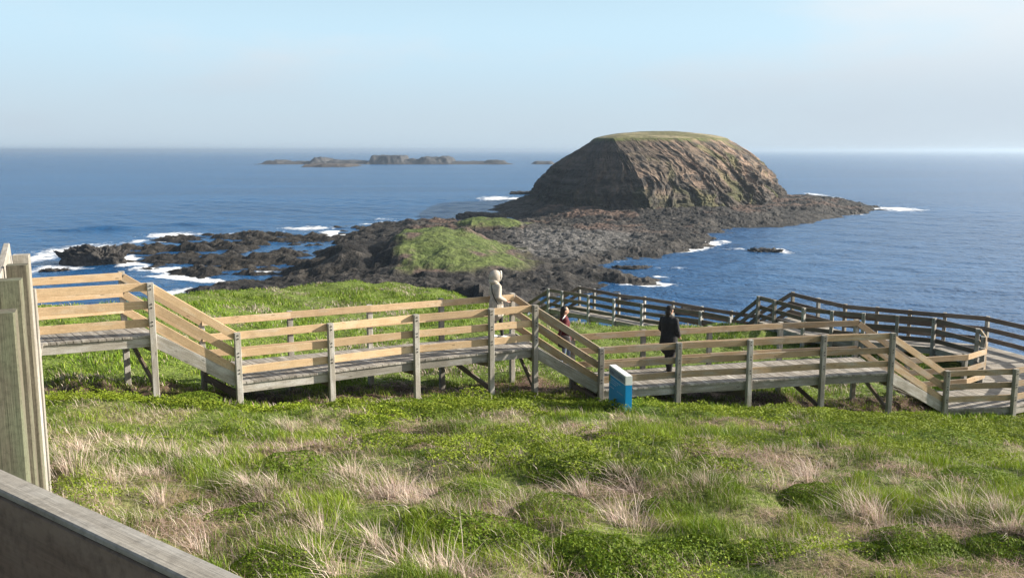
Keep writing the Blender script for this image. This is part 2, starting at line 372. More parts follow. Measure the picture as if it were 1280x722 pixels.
def axis(segs):
    o = [segs[0][0]]
    for a, b, s in segs:
        n = max(1, int(round((b - a) / s))); o += list(np.linspace(a, b, n + 1)[1:])
    return np.array(o)
gx = axis([(-120, -40, 5), (-40, -18, 1), (-18, 22, .16), (22, 40, 1), (40, 120, 5)])
gy = axis([(-120, -20, 6), (-20, 4, 1), (4, 30, .16), (30, 52, .3), (52, 70, 1), (70, 130, 4)])
GX, GY = np.meshgrid(gx, gy); GZ = ground(GX, GY)
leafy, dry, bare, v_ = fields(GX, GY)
c = lerp3((0.11, 0.15, 0.03), (0.09, 0.135, 0.018), leafy)
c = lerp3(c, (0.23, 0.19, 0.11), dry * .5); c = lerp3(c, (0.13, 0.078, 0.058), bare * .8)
v0_ = near_edge_y(GX) - GY; c = lerp3(c, (0.10, 0.066, 0.048), sstep(.25, -.2, v0_) * sstep(-2.6, -2.0, v0_))  # strip under the decks tinted darker than other bare soil, as painted shade
dn = fbm(GX * 5, GY * 5, o=3, seed=61); c = c * (0.75 + .5 * dn)[..., None]
dep = np.maximum(0, GY - np.interp(GX, cr[:, 0], cr[:, 1])); c = lerp3(c, (0.06, 0.055, 0.045), sstep(9, 16, dep))
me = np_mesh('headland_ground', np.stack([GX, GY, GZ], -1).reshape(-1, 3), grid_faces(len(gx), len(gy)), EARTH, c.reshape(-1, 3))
tag(link('headland_ground', me), 'grassy headland slope falling away below the lookout to the boardwalk', kind='structure')

# ------------------------------------------------------------------ rock shelf, boulder beach and knoll
def P0(pts, z=0.0): return np.array([at_z(a, b, z)[:2] for a, b in pts])
SHELF = P0([(148, 322), (160, 310), (178, 303), (205, 298), (232, 293), (262, 291), (300, 292), (345, 290), (385, 292), (413, 293), (425, 284), (470, 279), (520, 276), (556, 275), (575, 279),
            (612, 282), (640, 283), (662, 272), (668, 262), (650, 255), (640, 250), (650, 245), (672, 241), (690, 228), (960, 228), (985, 238), (1010, 241), (1040, 247), (1075, 255), (1112, 261),
            (1095, 266), (1050, 268), (1000, 270), (985, 276), (940, 283), (905, 284), (892, 288), (868, 292), (885, 297), (897, 305), (893, 311), (860, 317), (840, 321), (800, 322), (765, 326),
            (762, 335), (795, 345), (813, 351), (790, 356), (755, 357), (738, 364), (715, 368), (700, 380), (640, 405), (420, 405), (330, 385), (290, 372), (225, 372), (222, 366), (262, 360),
            (272, 354), (250, 349), (238, 342), (200, 340), (165, 338), (155, 330)])
def sdf(px, py, poly):                         # positive inside
    d = np.full(px.shape, 1e9); ins = np.zeros(px.shape, bool)
    for i in range(len(poly)):
        ax, ay = poly[i]; bx, by = poly[(i + 1) % len(poly)]
        ex, ey = bx - ax, by - ay; t = np.clip(((px - ax) * ex + (py - ay) * ey) / (ex * ex + ey * ey + 1e-9), 0, 1)
        d = np.minimum(d, (px - ax - t * ex) ** 2 + (py - ay - t * ey) ** 2)
        if abs(ey) > 1e-9: ins ^= ((ay > py) != (by > py)) & (px < (bx - ax) * (py - ay) / ey + ax)
    d = np.sqrt(d); return np.where(ins, d, -d)
hx = np.arange(-185, 245, .75); hy = np.arange(150, 560, .8)
HX, HY = np.meshgrid(hx, hy)
wx = HX + (fbm(HX * .05, HY * .05, o=4, seed=71) - .5) * 16; wy = HY + (fbm(HX * .05, HY * .05, o=4, seed=72) - .5) * 22
S = sdf(wx, wy, SHELF)
PXx = 640 + FPX * HX / (HY * cT + (CAMZ) * sT)                       # bearing of a point, used only to lay out zones
left = sstep(-30, -60, HX - (HY - 260) * .0) * sstep(190, 215, HY)   # tidal platform in the west
f1 = fbm(HX * .045, HY * .075, o=5, seed=73); f2 = fbm(HX * .16, HY * .2, o=4, seed=74)
w1, i1 = worley(HX * .30, HY * .30, 81); w2, i2 = worley(HX * .75 + 5, HY * .75, 84)
boul = np.clip(1 - w1 * 1.2, 0, 1) ** .5 * (0.2 + 1.2 * i1) * .85 + np.clip(1 - w2 * 1.25, 0, 1) ** .5 * (.2 + .9 * i2) * .6
inside = sstep(0, 7, S)
hl = -1.10 + inside * .65 + (f1 - .47) * 4.6 + (f2 - .5) * 4.2
hl = np.where(hl > .1, .1 + np.round((hl - .1) / .5) * .3 + (hl - .1) * .55, hl) + boul * .28
hm = -1.0 + inside * 1.5 + np.clip(S, 0, 30) * .055 + (f1 - .5) * 2.0 + (f2 - .5) * 1.2 + boul
h = hm * (1 - left) + hl * left
h = np.where(S < 0, np.minimum(h, -.30 + 2.4 * (f2 - .45) + S * .12), h)
# the knoll: steep dark west and south-west face, grassy back and east side
def mound(cx, cy, rx, ry, ht, k, wob=.18, seed=90, rot=0.0):
    dx, dy = HX - cx, HY - cy; ca, sa = math.cos(rot), math.sin(rot); ux = dx * ca + dy * sa; uy = -dx * sa + dy * ca
    ux = np.where(ux < 0, ux / rx[0], ux / rx[1]); uy = np.where(uy < 0, uy / ry[0], uy / ry[1])
    r = np.sqrt(ux ** 2 + uy ** 2) * (1 + wob * (fbm(HX * .09, HY * .09, o=4, seed=seed) - .5) * 2)
    kk = np.where(ux < 0, k[0], k[1])
    return ht * np.clip(1 - np.maximum(r, 0) ** kk, 0, 1)
wob = (fbm(HX * .09, HY * .09, o=4, seed=91) - .5); ux = HX + 21 - (HY - 239) * -.06 + wob * 9; uy = HY - 238 + wob * 14
k1 = 8.2 * np.clip(1 - np.abs(np.where(ux < 0, ux / 11.5, 0)) ** 5, 0, 1) * np.clip(1 - np.clip(ux / 27, 0, 1) ** 1.5, 0, 1) * np.clip(1 - np.abs(uy / np.where(uy < 0, 38, 32)) ** 2.2, 0, 1)
k3 = 5.6 * np.clip(1 - (np.abs((HX + 37 + wob * 12) / 13)) ** 2.4, 0, 1) * np.clip(1 - np.abs((HY - 228 + wob * 12) / 22) ** 2.2, 0, 1)   # black rock spur west of the knoll
k2 = mound(-14, 330, (9, 20), (16, 14), 4.6, (1.6, 2.4), .3, 95)
kn = np.maximum(np.maximum(k1, k2), k3)
soft = sstep(.2, 2.2, kn)
h = h * (1 - .85 * soft) + kn + soft * (1.3 + (f2 - .5) * 2.2 + (f1 - .5) * 2.0)
# talus round the island and up to the headland
isl_c = np.array([72., 470.]); di = np.sqrt(((HX - isl_c[0]) / 88) ** 2 + ((HY - isl_c[1]) / 112) ** 2)
h = h + sstep(1.12, .85, di) * 3.0
h = np.where(HY < 180, h + (180 - HY) * .25 * inside, h)
# colour: black basalt, grey cobbles, rust patches, grass on the knolls
gyy, gxx = np.gradient(h, .8, .75); slope = np.sqrt(gxx ** 2 + gyy ** 2)
rn = fbm(HX * .07, HY * .07, o=4, seed=101)
c = lerp3((0.014, 0.013, 0.0125), (0.038, 0.034, 0.030), sstep(.35, .7, f2)) * (0.55 + .9 * i2)[..., None]
cob = sstep(.0, 6, S - 5) * (1 - left) * sstep(232, 250, HY) * sstep(340, 300, HY) * sstep(-6, 6, HX) * sstep(46, 26, HX - (HY - 270) * .2)
c = lerp3(c, np.array((0.10, 0.097, 0.094)) * (0.3 + 1.1 * i2)[..., None], np.clip(cob, 0, 1) * .85)
rust = sstep(.52, .64, rn) * sstep(300, 330, HY) * (1 - left) * sstep(4, 10, S)
c = lerp3(c, (0.12, 0.075, 0.055), rust * .6)
algae = sstep(.5, .62, rn) * left; c = lerp3(c, (0.06, 0.046, 0.026), algae * .2); c = c * (1 - .38 * left)[..., None]
west = sstep(-31, -27.5, HX + (f2 - .5) * 5 + (HY - 239) * .10 - np.where(HY > 305, 18, 0))
gr = west * soft * sstep(1.15, .55, slope) * sstep(.36, .50, fbm(HX * .12, HY * .12, o=4, seed=111) + .12 * sstep(2, 4, kn))
c = lerp3(c, lerp3((0.055, 0.085, 0.018), (0.10, 0.125, 0.035), f2), gr)
scree = soft * (1 - gr) * sstep(1.4, .8, slope) * (HX > -26); c = lerp3(c, (0.15, 0.105, 0.085), scree * .7)
# pale tops of boulders, keep below-water parts dark
ZZ = h
keep = (S > -22)
F4 = grid_faces(len(hx), len(hy)); kf = keep.ravel()[F4].any(1); F4 = F4[kf]
me = np_mesh('rock_shelf', np.stack([HX, HY, ZZ], -1).reshape(-1, 3), F4, ROCK, c.reshape(-1, 3), smooth=False)
used = np.zeros(HX.size, bool); used[F4.ravel()] = True
if not used.all():                              # drop loose vertices
    bm = bmesh.new(); bm.from_mesh(me); bmesh.ops.delete(bm, geom=[vt for vt in bm.verts if not vt.link_faces], context='VERTS'); bm.to_mesh(me); bm.free()
tag(link('rock_shelf', me), 'black basalt shore platform with boulder beach and grassy knoll', kind='structure')

# ------------------------------------------------------------------ the flat-topped island
bp_ = np.array([(60, 368), (90, 396), (120, 433), (143, 478), (142, 540), (104, 590), (50, 592), (10, 555), (-3, 498), (10, 404), (31, 379)], float)
tp_ = np.array([(46, 424), (76, 427), (98, 446), (113, 488), (108, 535), (88, 562), (60, 562), (47, 540), (44, 500), (42, 455), (43, 432)], float)
def resample(P, T):
    Q = np.concatenate([P, P[:1]]); u = np.linspace(0, 1, len(Q)); return np.stack([np.interp(T, u, Q[:, 0]), np.interp(T, u, Q[:, 1])], 1)
NU, NT = 900, 170
seg = np.linalg.norm(np.diff(np.concatenate([bp_, bp_[:1]]), axis=0), axis=1); cu = np.concatenate([[0], np.cumsum(seg)]) / seg.sum()
dens = np.interp(np.linspace(0, 1, 2000), [0, .30, .36, .66, .72, 1], [2.2, 2.2, .5, .5, 2.0, 2.2]); cd = np.cumsum(dens); cd = (cd - cd[0]) / (cd[-1] - cd[0])
uu = np.interp(np.linspace(0, 1, NU, endpoint=False), cd, np.linspace(0, 1, 2000))
Tpar = np.interp(uu, cu, np.linspace(0, 1, len(bp_) + 1))
Bp, Tp = resample(bp_, Tpar), resample(tp_, Tpar)
for _ in range(6):
    Bp = (np.roll(Bp, 1, 0) + 2 * Bp + np.roll(Bp, -1, 0)) / 4; Tp = (np.roll(Tp, 1, 0) + 2 * Tp + np.roll(Tp, -1, 0)) / 4
tt = np.linspace(0, 1, NT)
fl = np.interp(tt, [0, .1, .2, .37, .6, .8, .93, 1], [0, .17, .27, .35, .52, .77, .94, 1]); fr = np.interp(tt, [0, .1, .22, .37, .62, .8, .92, 1], [0, .06, .11, .18, .40, .64, .86, 1])
ang = np.arctan2(Bp[:, 1] - 480, Bp[:, 0] - 72); rightness = sstep(-2.0, -1.2, ang) * (ang < 1.6)
f = fl[:, None] * (1 - rightness) + fr[:, None] * rightness
IX = Bp[None, :, 0] * (1 - f) + Tp[None, :, 0] * f; IY = Bp[None, :, 1] * (1 - f) + Tp[None, :, 1] * f
z_top = 35.2 + 1.0 * sstep(420, 520, Tp[:, 1])
IZ = -1.0 + (z_top[None] + 1.0) * tt[:, None]
nrm = np.stack([Bp[:, 0] - 72, (Bp[:, 1] - 480) * .8], 1); nrm /= np.linalg.norm(nrm, axis=1)[:, None]
arc = np.cumsum(np.linalg.norm(Bp - np.roll(Bp, 1, 0), axis=1))
A2 = np.broadcast_to(arc[None], IX.shape) + (tt[:, None] * 26) * rightness       # gullies lean
A2 = A2 + (fbm(A2 * .05, IZ * .06, o=4, seed=119) - .5) * 26
gul = 1 - np.abs(2 * fbm(A2 * .075, IZ * .018, o=4, seed=121) - 1); gul2 = 1 - np.abs(2 * fbm(A2 * .24, IZ * .09, o=4, seed=131) - 1)
crag = fbm(A2 * .32, IZ * .34, o=5, seed=141); strat = fbm(A2 * .015, IZ * .55, o=3, seed=151)
env = np.sin(np.pi * np.clip(tt, 0, 1) ** .8)[:, None] ** .6
calm = 1 - .45 * (1 - rightness[None])
disp = env * calm * ((gul - .7) * 4.5 * (.5 + 1.0 * vnoise(A2 * .03, IZ * .05, seed=134)) + (gul2 - .7) * 1.0 * (.3 + 1.4 * vnoise(A2 * .04, IZ * .08, seed=133)) + (fbm(A2 * .16, IZ * .22, o=5, seed=143) - .5) * 6.5 * (1.15 - .85 * tt[:, None]) + (crag - .5) * 3.5 * (1.1 - .6 * tt[:, None]) + (strat - .5) * 5.2 * (1.25 - tt[:, None]) * (.35 + .65 * (1 - rightness)))
disp += (1 - tt[:, None]) ** 3 * (fbm(A2 * .12, IZ * .1, o=3, seed=161) - .5) * 7
IX = IX + nrm[None, :, 0] * disp; IY = IY + nrm[None, :, 1] * disp; IZ = IZ + env * (crag - .5) * 2.0
top_rings = []
for s_ in np.linspace(.97, 0.0, 26):
    X = 76 + (IX[-1] - 76) * s_; Y = 492 + (IY[-1] - 492) * s_
    top_rings.append(np.stack([X, Y, z_top + (39.6 - z_top) * (1 - s_ ** 2) ** .8 + (fbm(X * .08, Y * .08, o=4, seed=171) - .5) * .9 * (1 - s_ ** 6)], -1))
V = np.concatenate([np.stack([IX, IY, IZ], -1)] + [r[None] for r in top_rings], 0)
t_all = np.concatenate([tt, np.full(26, 1.2)])
soil = lerp3((0.13, 0.098, 0.072), (0.24, 0.168, 0.122), sstep(.35, .65, fbm(A2 * .1, IZ * .03, o=4, seed=181)))
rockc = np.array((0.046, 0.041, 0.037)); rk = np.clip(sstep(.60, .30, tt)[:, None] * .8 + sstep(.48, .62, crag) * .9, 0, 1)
wl = 1 - rightness; rk = np.maximum(rk, wl[None] * (.80 + .2 * crag));                                        # the seaward west face turned to basalt, its shade painted into the colour
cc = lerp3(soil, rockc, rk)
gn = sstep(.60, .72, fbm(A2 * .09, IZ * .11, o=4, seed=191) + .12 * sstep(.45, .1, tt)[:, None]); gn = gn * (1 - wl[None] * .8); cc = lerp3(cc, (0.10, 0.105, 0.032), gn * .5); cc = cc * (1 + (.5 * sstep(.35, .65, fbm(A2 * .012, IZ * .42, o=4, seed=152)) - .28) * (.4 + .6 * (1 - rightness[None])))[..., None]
cc = lerp3(cc, (0.035, 0.033, 0.032), sstep(.16, .04, tt)[:, None] * np.ones_like(crag))
cc = lerp3(cc, (0.10, 0.11, 0.04), sstep(.95, 1.0, tt + (crag - .5) * .06 if False else (tt[:, None] + (crag - .5) * .08)))
topc = lerp3((0.125, 0.12, 0.055), (0.24, 0.21, 0.125), sstep(.4, .62, fbm(V[NT:, :, 0] * .05, V[NT:, :, 1] * .1, o=4, seed=201)))
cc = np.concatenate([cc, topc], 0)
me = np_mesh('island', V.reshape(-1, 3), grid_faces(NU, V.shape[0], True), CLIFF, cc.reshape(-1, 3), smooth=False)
tag(link('island', me), 'steep flat-topped brown island rising beyond the boulder causeway', kind='structure')

# ------------------------------------------------------------------ sea
sx = axis([(-60000, -20000, 8000), (-20000, -5000, 1500), (-5000, -1000, 250), (-1000, -230, 35), (-230, 262, 1.0), (262, 1000, 35), (1000, 5000, 250), (5000, 20000, 1500), (20000, 60000, 8000)])
sy = axis([(-3000, 40, 400), (40, 160, 10), (160, 620, 1.0), (620, 1000, 20), (1000, 5000, 200), (5000, 20000, 1500), (20000, 70000, 5000)])
SX, SY = np.meshgrid(sx, sy)
wgt = sstep(-229, -170, SX) * sstep(261, 220, SX) * sstep(162, 180, SY) * sstep(618, 560, SY)
SZ = np.zeros_like(SX)
for a_, lx, ly, ph in ((.16, .10, .17, 0), (.10, .21, -.26, 1), (.07, .37, .31, 2), (.05, .2, .62, 3)):
    SZ += a_ * np.sin(SX * lx + SY * ly + ph + 3 * fbm(SX * .03, SY * .03, o=2, seed=211 + int(ph)))
sw = at_z(128, 287, 0); SZ += 1.5 * np.exp(-((SX - sw[0]) / 20) ** 2 - ((SY - sw[1] - 4 * np.sin((SX - sw[0]) * .08)) / 6) ** 2)
sw = at_z(245, 281, 0); SZ += .8 * np.exp(-((SX - sw[0]) / 22) ** 2 - ((SY - sw[1]) / 6) ** 2)
SZ *= wgt
foam = np.zeros_like(SX)
PX_, PY_ = None, None
dcam = SY * cT + CAMZ * sT; ok = dcam > 1
sxp = np.where(ok, 640 + FPX * SX / np.maximum(dcam, 1), -9999); 
syp = np.where(ok, 361 - FPX * (SY * sT - CAMZ * cT) / np.maximum(dcam, 1), 9999)
for cx, cy, rx, ry, st in ((95, 312, 50, 9, 1.1), (80, 333, 45, 7, 1.0), (55, 322, 28, 10, 1.0), (218, 293.5, 42, 3.2, 1.2), (172, 302, 22, 4, .9), (385, 285, 36, 3.0, 1.2), (620, 248, 28, 3.5, 1.1), (655, 264, 10, 6, .8),
                           (1020, 243, 14, 2.5, 1.0), (1122, 261, 34, 3.4, 1.2), (970, 313, 26, 3, 1.0), (905, 302, 12, 3, .9), (921, 311, 14, 2.2, .9), (905, 284, 9, 2, .9), (830, 346, 22, 2.2, .8), (790, 355, 34, 3, .9),
                           (845, 336, 26, 2.2, .75), (250, 340, 30, 5, .8), (330, 340, 22, 5, 1.0), (345, 352, 20, 4, .9), (480, 274, 20, 2, .6), (700, 365, 25, 5, .9), (320, 372, 60, 5, .6), (140, 345, 40, 4, .6), (30, 340, 30, 8, .8)):
    P = at_z(cx, cy, 0); half = abs(at_z(cx + rx, cy, 0)[0] - P[0]); dep = abs(at_z(cx, cy - ry, 0)[1] - P[1])
    foam = np.maximum(foam, st * np.exp(-(((SX - P[0]) / half) ** 2 + ((SY - P[1]) / dep) ** 2) * 1.1))
ii = np.where(wgt > 0)
wx2 = SX[ii] + (fbm(SX[ii] * .05, SY[ii] * .05, o=4, seed=71) - .5) * 16; wy2 = SY[ii] + (fbm(SX[ii] * .05, SY[ii] * .05, o=4, seed=72) - .5) * 22
sd = sdf(wx2, wy2, SHELF)
shore = np.exp(-(np.minimum(sd, 0) / 4.5) ** 2) * (sd < 4) * (.25 + .85 * sstep(.42, .62, fbm(SX[ii] * .05, SY[ii] * .05, o=3, seed=221)))
fo = foam[ii]; foam[ii] = np.maximum(fo, shore)
m, t, b = mat('sea_water')
at = nd(t, 'ShaderNodeAttribute', attribute_name='foam'); geo = nd(t, 'ShaderNodeNewGeometry')
b.inputs['Roughness'].default_value = 0.16; b.inputs['IOR'].default_value = 1.33
hts = None
for scl, amp, sc3 in ((.9, .42, (1, .8, 1)), (.25, 1.7, (.7, 1.2, 1)), (.05, 2.6, (.6, 1.3, 1))):
    mpn = nd(t, 'ShaderNodeMapping', i={'Scale': tuple(scl * q for q in sc3), 'Rotation': (0, 0, .5)}); t.links.new(geo.outputs['Position'], mpn.inputs[0])
    n = nd(t, 'ShaderNodeTexNoise', i={'Scale': 1.0, 'Detail': 4, 'Roughness': .6}); t.links.new(mpn.outputs[0], n.inputs['Vector'])
    q = nd(t, 'ShaderNodeMath', operation='MULTIPLY', i={1: amp}); t.links.new(n.outputs['Fac'], q.inputs[0])
    if hts is None: hts = q.outputs[0]
    else:
        q2 = nd(t, 'ShaderNodeMath', operation='ADD'); t.links.new(hts, q2.inputs[0]); t.links.new(q.outputs[0], q2.inputs[1]); hts = q2.outputs[0]
bpn = nd(t, 'ShaderNodeBump', i={'Strength': 0.9, 'Distance': 1.0}); t.links.new(hts, bpn.inputs['Height']); t.links.new(bpn.outputs[0], b.inputs['Normal'])
mp3 = nd(t, 'ShaderNodeMapping', i={'Scale': (.003, .012, 1)}); t.links.new(geo.outputs['Position'], mp3.inputs[0])
pn = nd(t, 'ShaderNodeTexNoise', i={'Scale': 1.0, 'Detail': 5}); t.links.new(mp3.outputs[0], pn.inputs['Vector'])
wc = mixc(t, mrange(t, pn.outputs['Fac'], .35, .65), (0.008, 0.062, 0.168), (0.013, 0.086, 0.22))
mp4 = nd(t, 'ShaderNodeMapping', i={'Scale': (.30, .16, 1)}); t.links.new(geo.outputs['Position'], mp4.inputs[0])
fn = nd(t, 'ShaderNodeTexNoise', i={'Scale': 1.0, 'Detail': 8, 'Roughness': .72}); t.links.new(mp4.outputs[0], fn.inputs['Vector'])
fk = nd(t, 'ShaderNodeMath', operation='MULTIPLY_ADD', i={1: 2.6, 2: -1.42}); t.links.new(fn.outputs['Fac'], fk.inputs[0])
sm = nd(t, 'ShaderNodeMath', operation='ADD'); t.links.new(at.outputs['Fac'], sm.inputs[0]); t.links.new(fk.outputs[0], sm.inputs[1])
ff = mrange(t, sm.outputs[0], .40, .86)
t.links.new(mixc(t, ff, wc, (0.78, 0.80, 0.82)), b.inputs['Base Color'])
t.links.new(mrange(t, ff, 0, 1, .26, .8), b.inputs['Roughness'])
SEA = m
me = np_mesh('sea', np.stack([SX, SY, SZ], -1).reshape(-1, 3), grid_faces(len(sx), len(sy)), SEA)
a = me.attributes.new('foam', 'FLOAT', 'POINT'); a.data.foreach_set('value', foam.ravel().astype(np.float32))
tag(link('sea', me), 'blue open sea reaching to the horizon with surf round the rocks', kind='structure')

# ------------------------------------------------------------------ sea rocks and islets (each its own thing)
def rock(name, px0, px1, pyb, hpx, label, cat='rock', seed=1, depth=.7, jag=.35, col=(0.045, 0.042, 0.04), green=0.0, flat=0.35, n=(72, 30), group=None):
    a, b_ = at_z(px0, pyb, 0), at_z(px1, pyb, 0); wdt = (b_[0] - a[0]) / 2; ht = hpx / FPX * np.hypot(a[1], CAMZ)
    dp = wdt * depth; ctr = np.array([(a[0] + b_[0]) / 2, a[1] + dp, 0.0])
    th = np.linspace(0, 2 * np.pi, n[0], endpoint=False); ph = np.linspace(0, np.pi / 2, n[1]); TH, PH = np.meshgrid(th, ph)
    ux, uy, uz = np.cos(TH) * np.cos(PH), np.sin(TH) * np.cos(PH), np.sin(PH)
    e = lambda q: np.sign(q) * np.abs(q) ** .8
    nz_ = fbm(ux * 2.2 + seed, uy * 2.2, uz * 2.2, o=5, seed=300 + seed); nb = fbm(ux * 6 + seed, uy * 6, uz * 5, o=4, seed=320 + seed)
    r = 1 + (nz_ - .5) * jag * 3.0 + (nb - .5) * jag * 1.5
    X = e(ux) * wdt * r; Y = e(uy) * dp * r
    Z = ht * (uz ** flat) * (0.72 + (nz_ - .45) * 1.8 * jag * 2 + (nb - .5) * jag * 1.6) - 1.0
    Z[0] = -2.5
    cc = np.array(col) * (0.5 + 1.0 * nb)[..., None]
    if green: cc = lerp3(cc, (0.085, 0.10, 0.03), sstep(.6, .95, uz) * green)
    me = np_mesh(name, np.stack([X, Y, Z], -1).reshape(-1, 3), grid_faces(n[0], n[1], True), ROCK, cc.reshape(-1, 3))
    o = link(name, me); o.location = ctr; return tag(o, label, cat, group)
g = 'dark rocks standing in the sea'
rock('sea_rock', 66, 147, 331, 27, 'large jagged black rock ringed by white surf off the tidal platform', seed=1, depth=.6, jag=.30, group=g, n=(160, 60))
rock('sea_rock', 46, 80, 339, 8, 'low black rock awash in surf just shoreward of the large jagged rock', seed=2, jag=.4, group=g)
rock('sea_rock', 570, 633, 274, 13, 'long flat-topped dark rock stack in the channel beside the island', seed=3, depth=.5, jag=.10, flat=.16, group=g, n=(140, 50))
rock('sea_rock', 638, 684, 243, 6, 'low dark reef at the foot of the island on its shaded side', seed=4, jag=.2, flat=.25, group=g)
rock('sea_rock', 941, 977, 315, 7, 'small lone black rock breaking the open water off the boulder beach', seed=5, jag=.4, group=g)
rock('sea_rock', 766, 812, 336, 8, 'dark rock just off the cobble spit, with a smaller rock alongside', seed=6, depth=.5, jag=.3, group=g)
rock('sea_rock', 816, 848, 335, 4, 'low wet rock at the seaward end beside the dark rock off the spit', seed=7, depth=.4, jag=.3, group=g)
rock('sea_rock', 768, 800, 374, 7, 'small black rock in the water just above the far boardwalk rail', seed=8, depth=.4, jag=.4, group=g)
rock('sea_rock', 838, 882, 394, 18, 'blocky black rock in the water showing through the far boardwalk rails', seed=9, depth=.5, jag=.2, flat=.2, group=g)

def islet(name, parts, label, seed, col=(0.056, 0.056, 0.058), ledge=None):
    """parts: (px0, px1, base row, height px, edge softness) blocks on a low ledge"""
    xs = [q[0] for q in parts] + [q[1] for q in parts]; yb = max(q[2] for q in parts)
    a, b_ = at_z(min(xs), yb, 0), at_z(max(xs), yb, 0); D = a[1]; sc_ = D / FPX
    gx_ = np.linspace(a[0] - 15, b_[0] + 15, 420); gy_ = np.linspace(D - 8, D + 150, 60); X, Y = np.meshgrid(gx_, gy_)
    H = np.full(X.shape, -3.0)
    for k, (x0, x1, yb_, hp, sf) in enumerate(parts):
        A_, B2 = (x0 - 640) / FPX * D, (x1 - 640) / FPX * D
        wobx = X + (fbm(X * .03, Y * .03, o=4, seed=seed + k) - .5) * 22
        d = np.minimum(np.minimum(wobx - A_, B2 - wobx), np.minimum(Y - D - (yb - yb_) * 30 - (fbm(X * .05, Y * .05, o=3, seed=seed + 7) - .5) * 16, D + 140 - Y) * .7)
        hh = hp * sc_ * sstep(0, sf, d) * (1 + (fbm(X * .06, Y * .06, o=4, seed=seed + 20 + k) - .5) * (.28 if sf < 14 else .9)) - 3 * (d < 0)
        H = np.maximum(H, hh)
    nz_ = fbm(X * .08, Y * .08, o=4, seed=seed + 40)
    cc = np.array(col) * (0.5 + nz_)[..., None]
    cc = lerp3(cc, (0.06, 0.055, 0.05), sstep(4, 1, H))
    me = np_mesh(name, np.stack([X, Y, H], -1).reshape(-1, 3), grid_faces(420, 60), CLIFF, cc.reshape(-1, 3), loc=(a[0] / 2 + b_[0] / 2, D, 0))
    o = link(name, me); o.location = (a[0] / 2 + b_[0] / 2, D, 0); tag(o, label, 'islet', 'islets near the horizon'); return o
islet('rocky_islet', [(318, 640, 205.5, 3.2, 40), (330, 358, 205.5, 4.5, 18), (382, 410, 205.5, 7.5, 18), (400, 462, 205.5, 4.5, 25), (458, 509, 205.5, 10.5, 13), (490, 535, 205.5, 6, 22), (520, 567, 205.5, 8.2, 16), (600, 637, 205.5, 4.6, 22)],
      'long low brown islet near the horizon with two flat-topped blocks', 401)
islet('rocky_islet', [(376, 440, 209, 3.2, 14), (395, 425, 209, 3.6, 10)], 'thin dark reef in front of the long low islet', 431, (0.07, 0.06, 0.055))
islet('rocky_islet', [(666, 694, 205.5, 3.2, 12)], 'tiny isolated islet between the long low islet and the steep island', 461)

# ------------------------------------------------------------------ boardwalks
def inter(P, s):                               # point at fraction s of a polyline (by vertex index)
    s = min(max(s, 0), 1) * (len(P) - 1); i = min(int(s), len(P) - 2); return P[i] * (1 - (s - i)) + P[i + 1] * (s - i)
def outward(P, Q, i):
    t = (P[min(i + 1, len(P) - 1)] - P[max(i - 1, 0)])[:2]; n = np.array([-t[1], t[0]]); n /= np.linalg.norm(n) + 1e-9
    ref = inter(Q, i / max(1, len(P) - 1))[:2] - P[i][:2]
    return -n if n @ ref > 0 else n
LEVELS = ((1.08, .165), (.70, .165), (.335, .165))
def rails_on(root, P, Q, m, lev=LEVELS, ext=(0, 0)):
    for top, wd in lev:
        mb = MB()
        for i in range(len(P) - 1):
            a, b_ = P[i].copy(), P[i + 1].copy(); d = (b_ - a) / np.linalg.norm(b_ - a)
            if i == 0: a = a - d * ext[0]
            if i == len(P) - 2: b_ = b_ + d * ext[1]
            k = np.array([0, 0, top - wd / 2 + random.uniform(-.006, .006)])
            mb.bar(a + k, b_ + k, .045, wd)
        mb.build('rail', m, root)
def posts_on(root, P, Q, m, sz=.125, skip=(), foot=.25, topz=.012):
    for i in range(len(P)):
        if i in skip: continue
        n = outward(P, Q, i); x, y = P[i][:2] + n * (sz / 2 + .027)
        zb = min(gz(x, y), P[i][2] - .3) - foot; d = P[min(i + 1, len(P) - 1)] - P[max(i - 1, 0)]
        mbp = MB().bar((x, y, zb), (x, y, P[i][2] + RAILH + topz + random.uniform(-.01, .01)), sz, sz, up=(n[0], n[1], 0), ch=.008)
        for top, wd in LEVELS:                 # bolt heads on the outer face
            for dz in (-.045, -.12):
                q = Vector((x + n[0] * sz / 2, y + n[1] * sz / 2, P[i][2] + top + dz)); mbp.bar(q - Vector((n[0], n[1], 0)) * .01, q + Vector((n[0], n[1], 0)) * .012, .026, .026, tone=-6.0)
        mbp.build('post', m, root)
def deck_on(root, P, Q, m, z=None, bw=.142):
    L = (sum(np.linalg.norm(P[i + 1] - P[i]) for i in range(len(P) - 1)) + sum(np.linalg.norm(Q[i + 1] - Q[i]) for i in range(len(Q) - 1))) / 2
    n = int(L / bw); mb = MB()
    for k in range(n):
        s0, s1 = (k + .035) / n, (k + .965) / n
        a, b_, c_, d_ = inter(P, s0), inter(P, s1), inter(Q, s1), inter(Q, s0)
        j = random.uniform(.058, .070); da = (a - d_) / np.linalg.norm(a - d_) * j; z = np.array([0, 0, random.uniform(-.003, .003)])
        mb.slab(a + da + z, b_ + da + z, c_ - da + z, d_ - da + z, .045)
    mb.build('deck', m, root)
def beams_on(root, P, Q, m):
    for A_, B2 in ((P, Q), (Q, P)):
        mb = MB()
        for i in range(len(A_) - 1):
            off = [np.array([*(outward(A_, B2, j) * -.0), -.05 - .10]) for j in (i, i + 1)]
            mb.bar(A_[i] + off[0], A_[i + 1] + off[1], .05, .19)
        mb.build('beam', m, root)
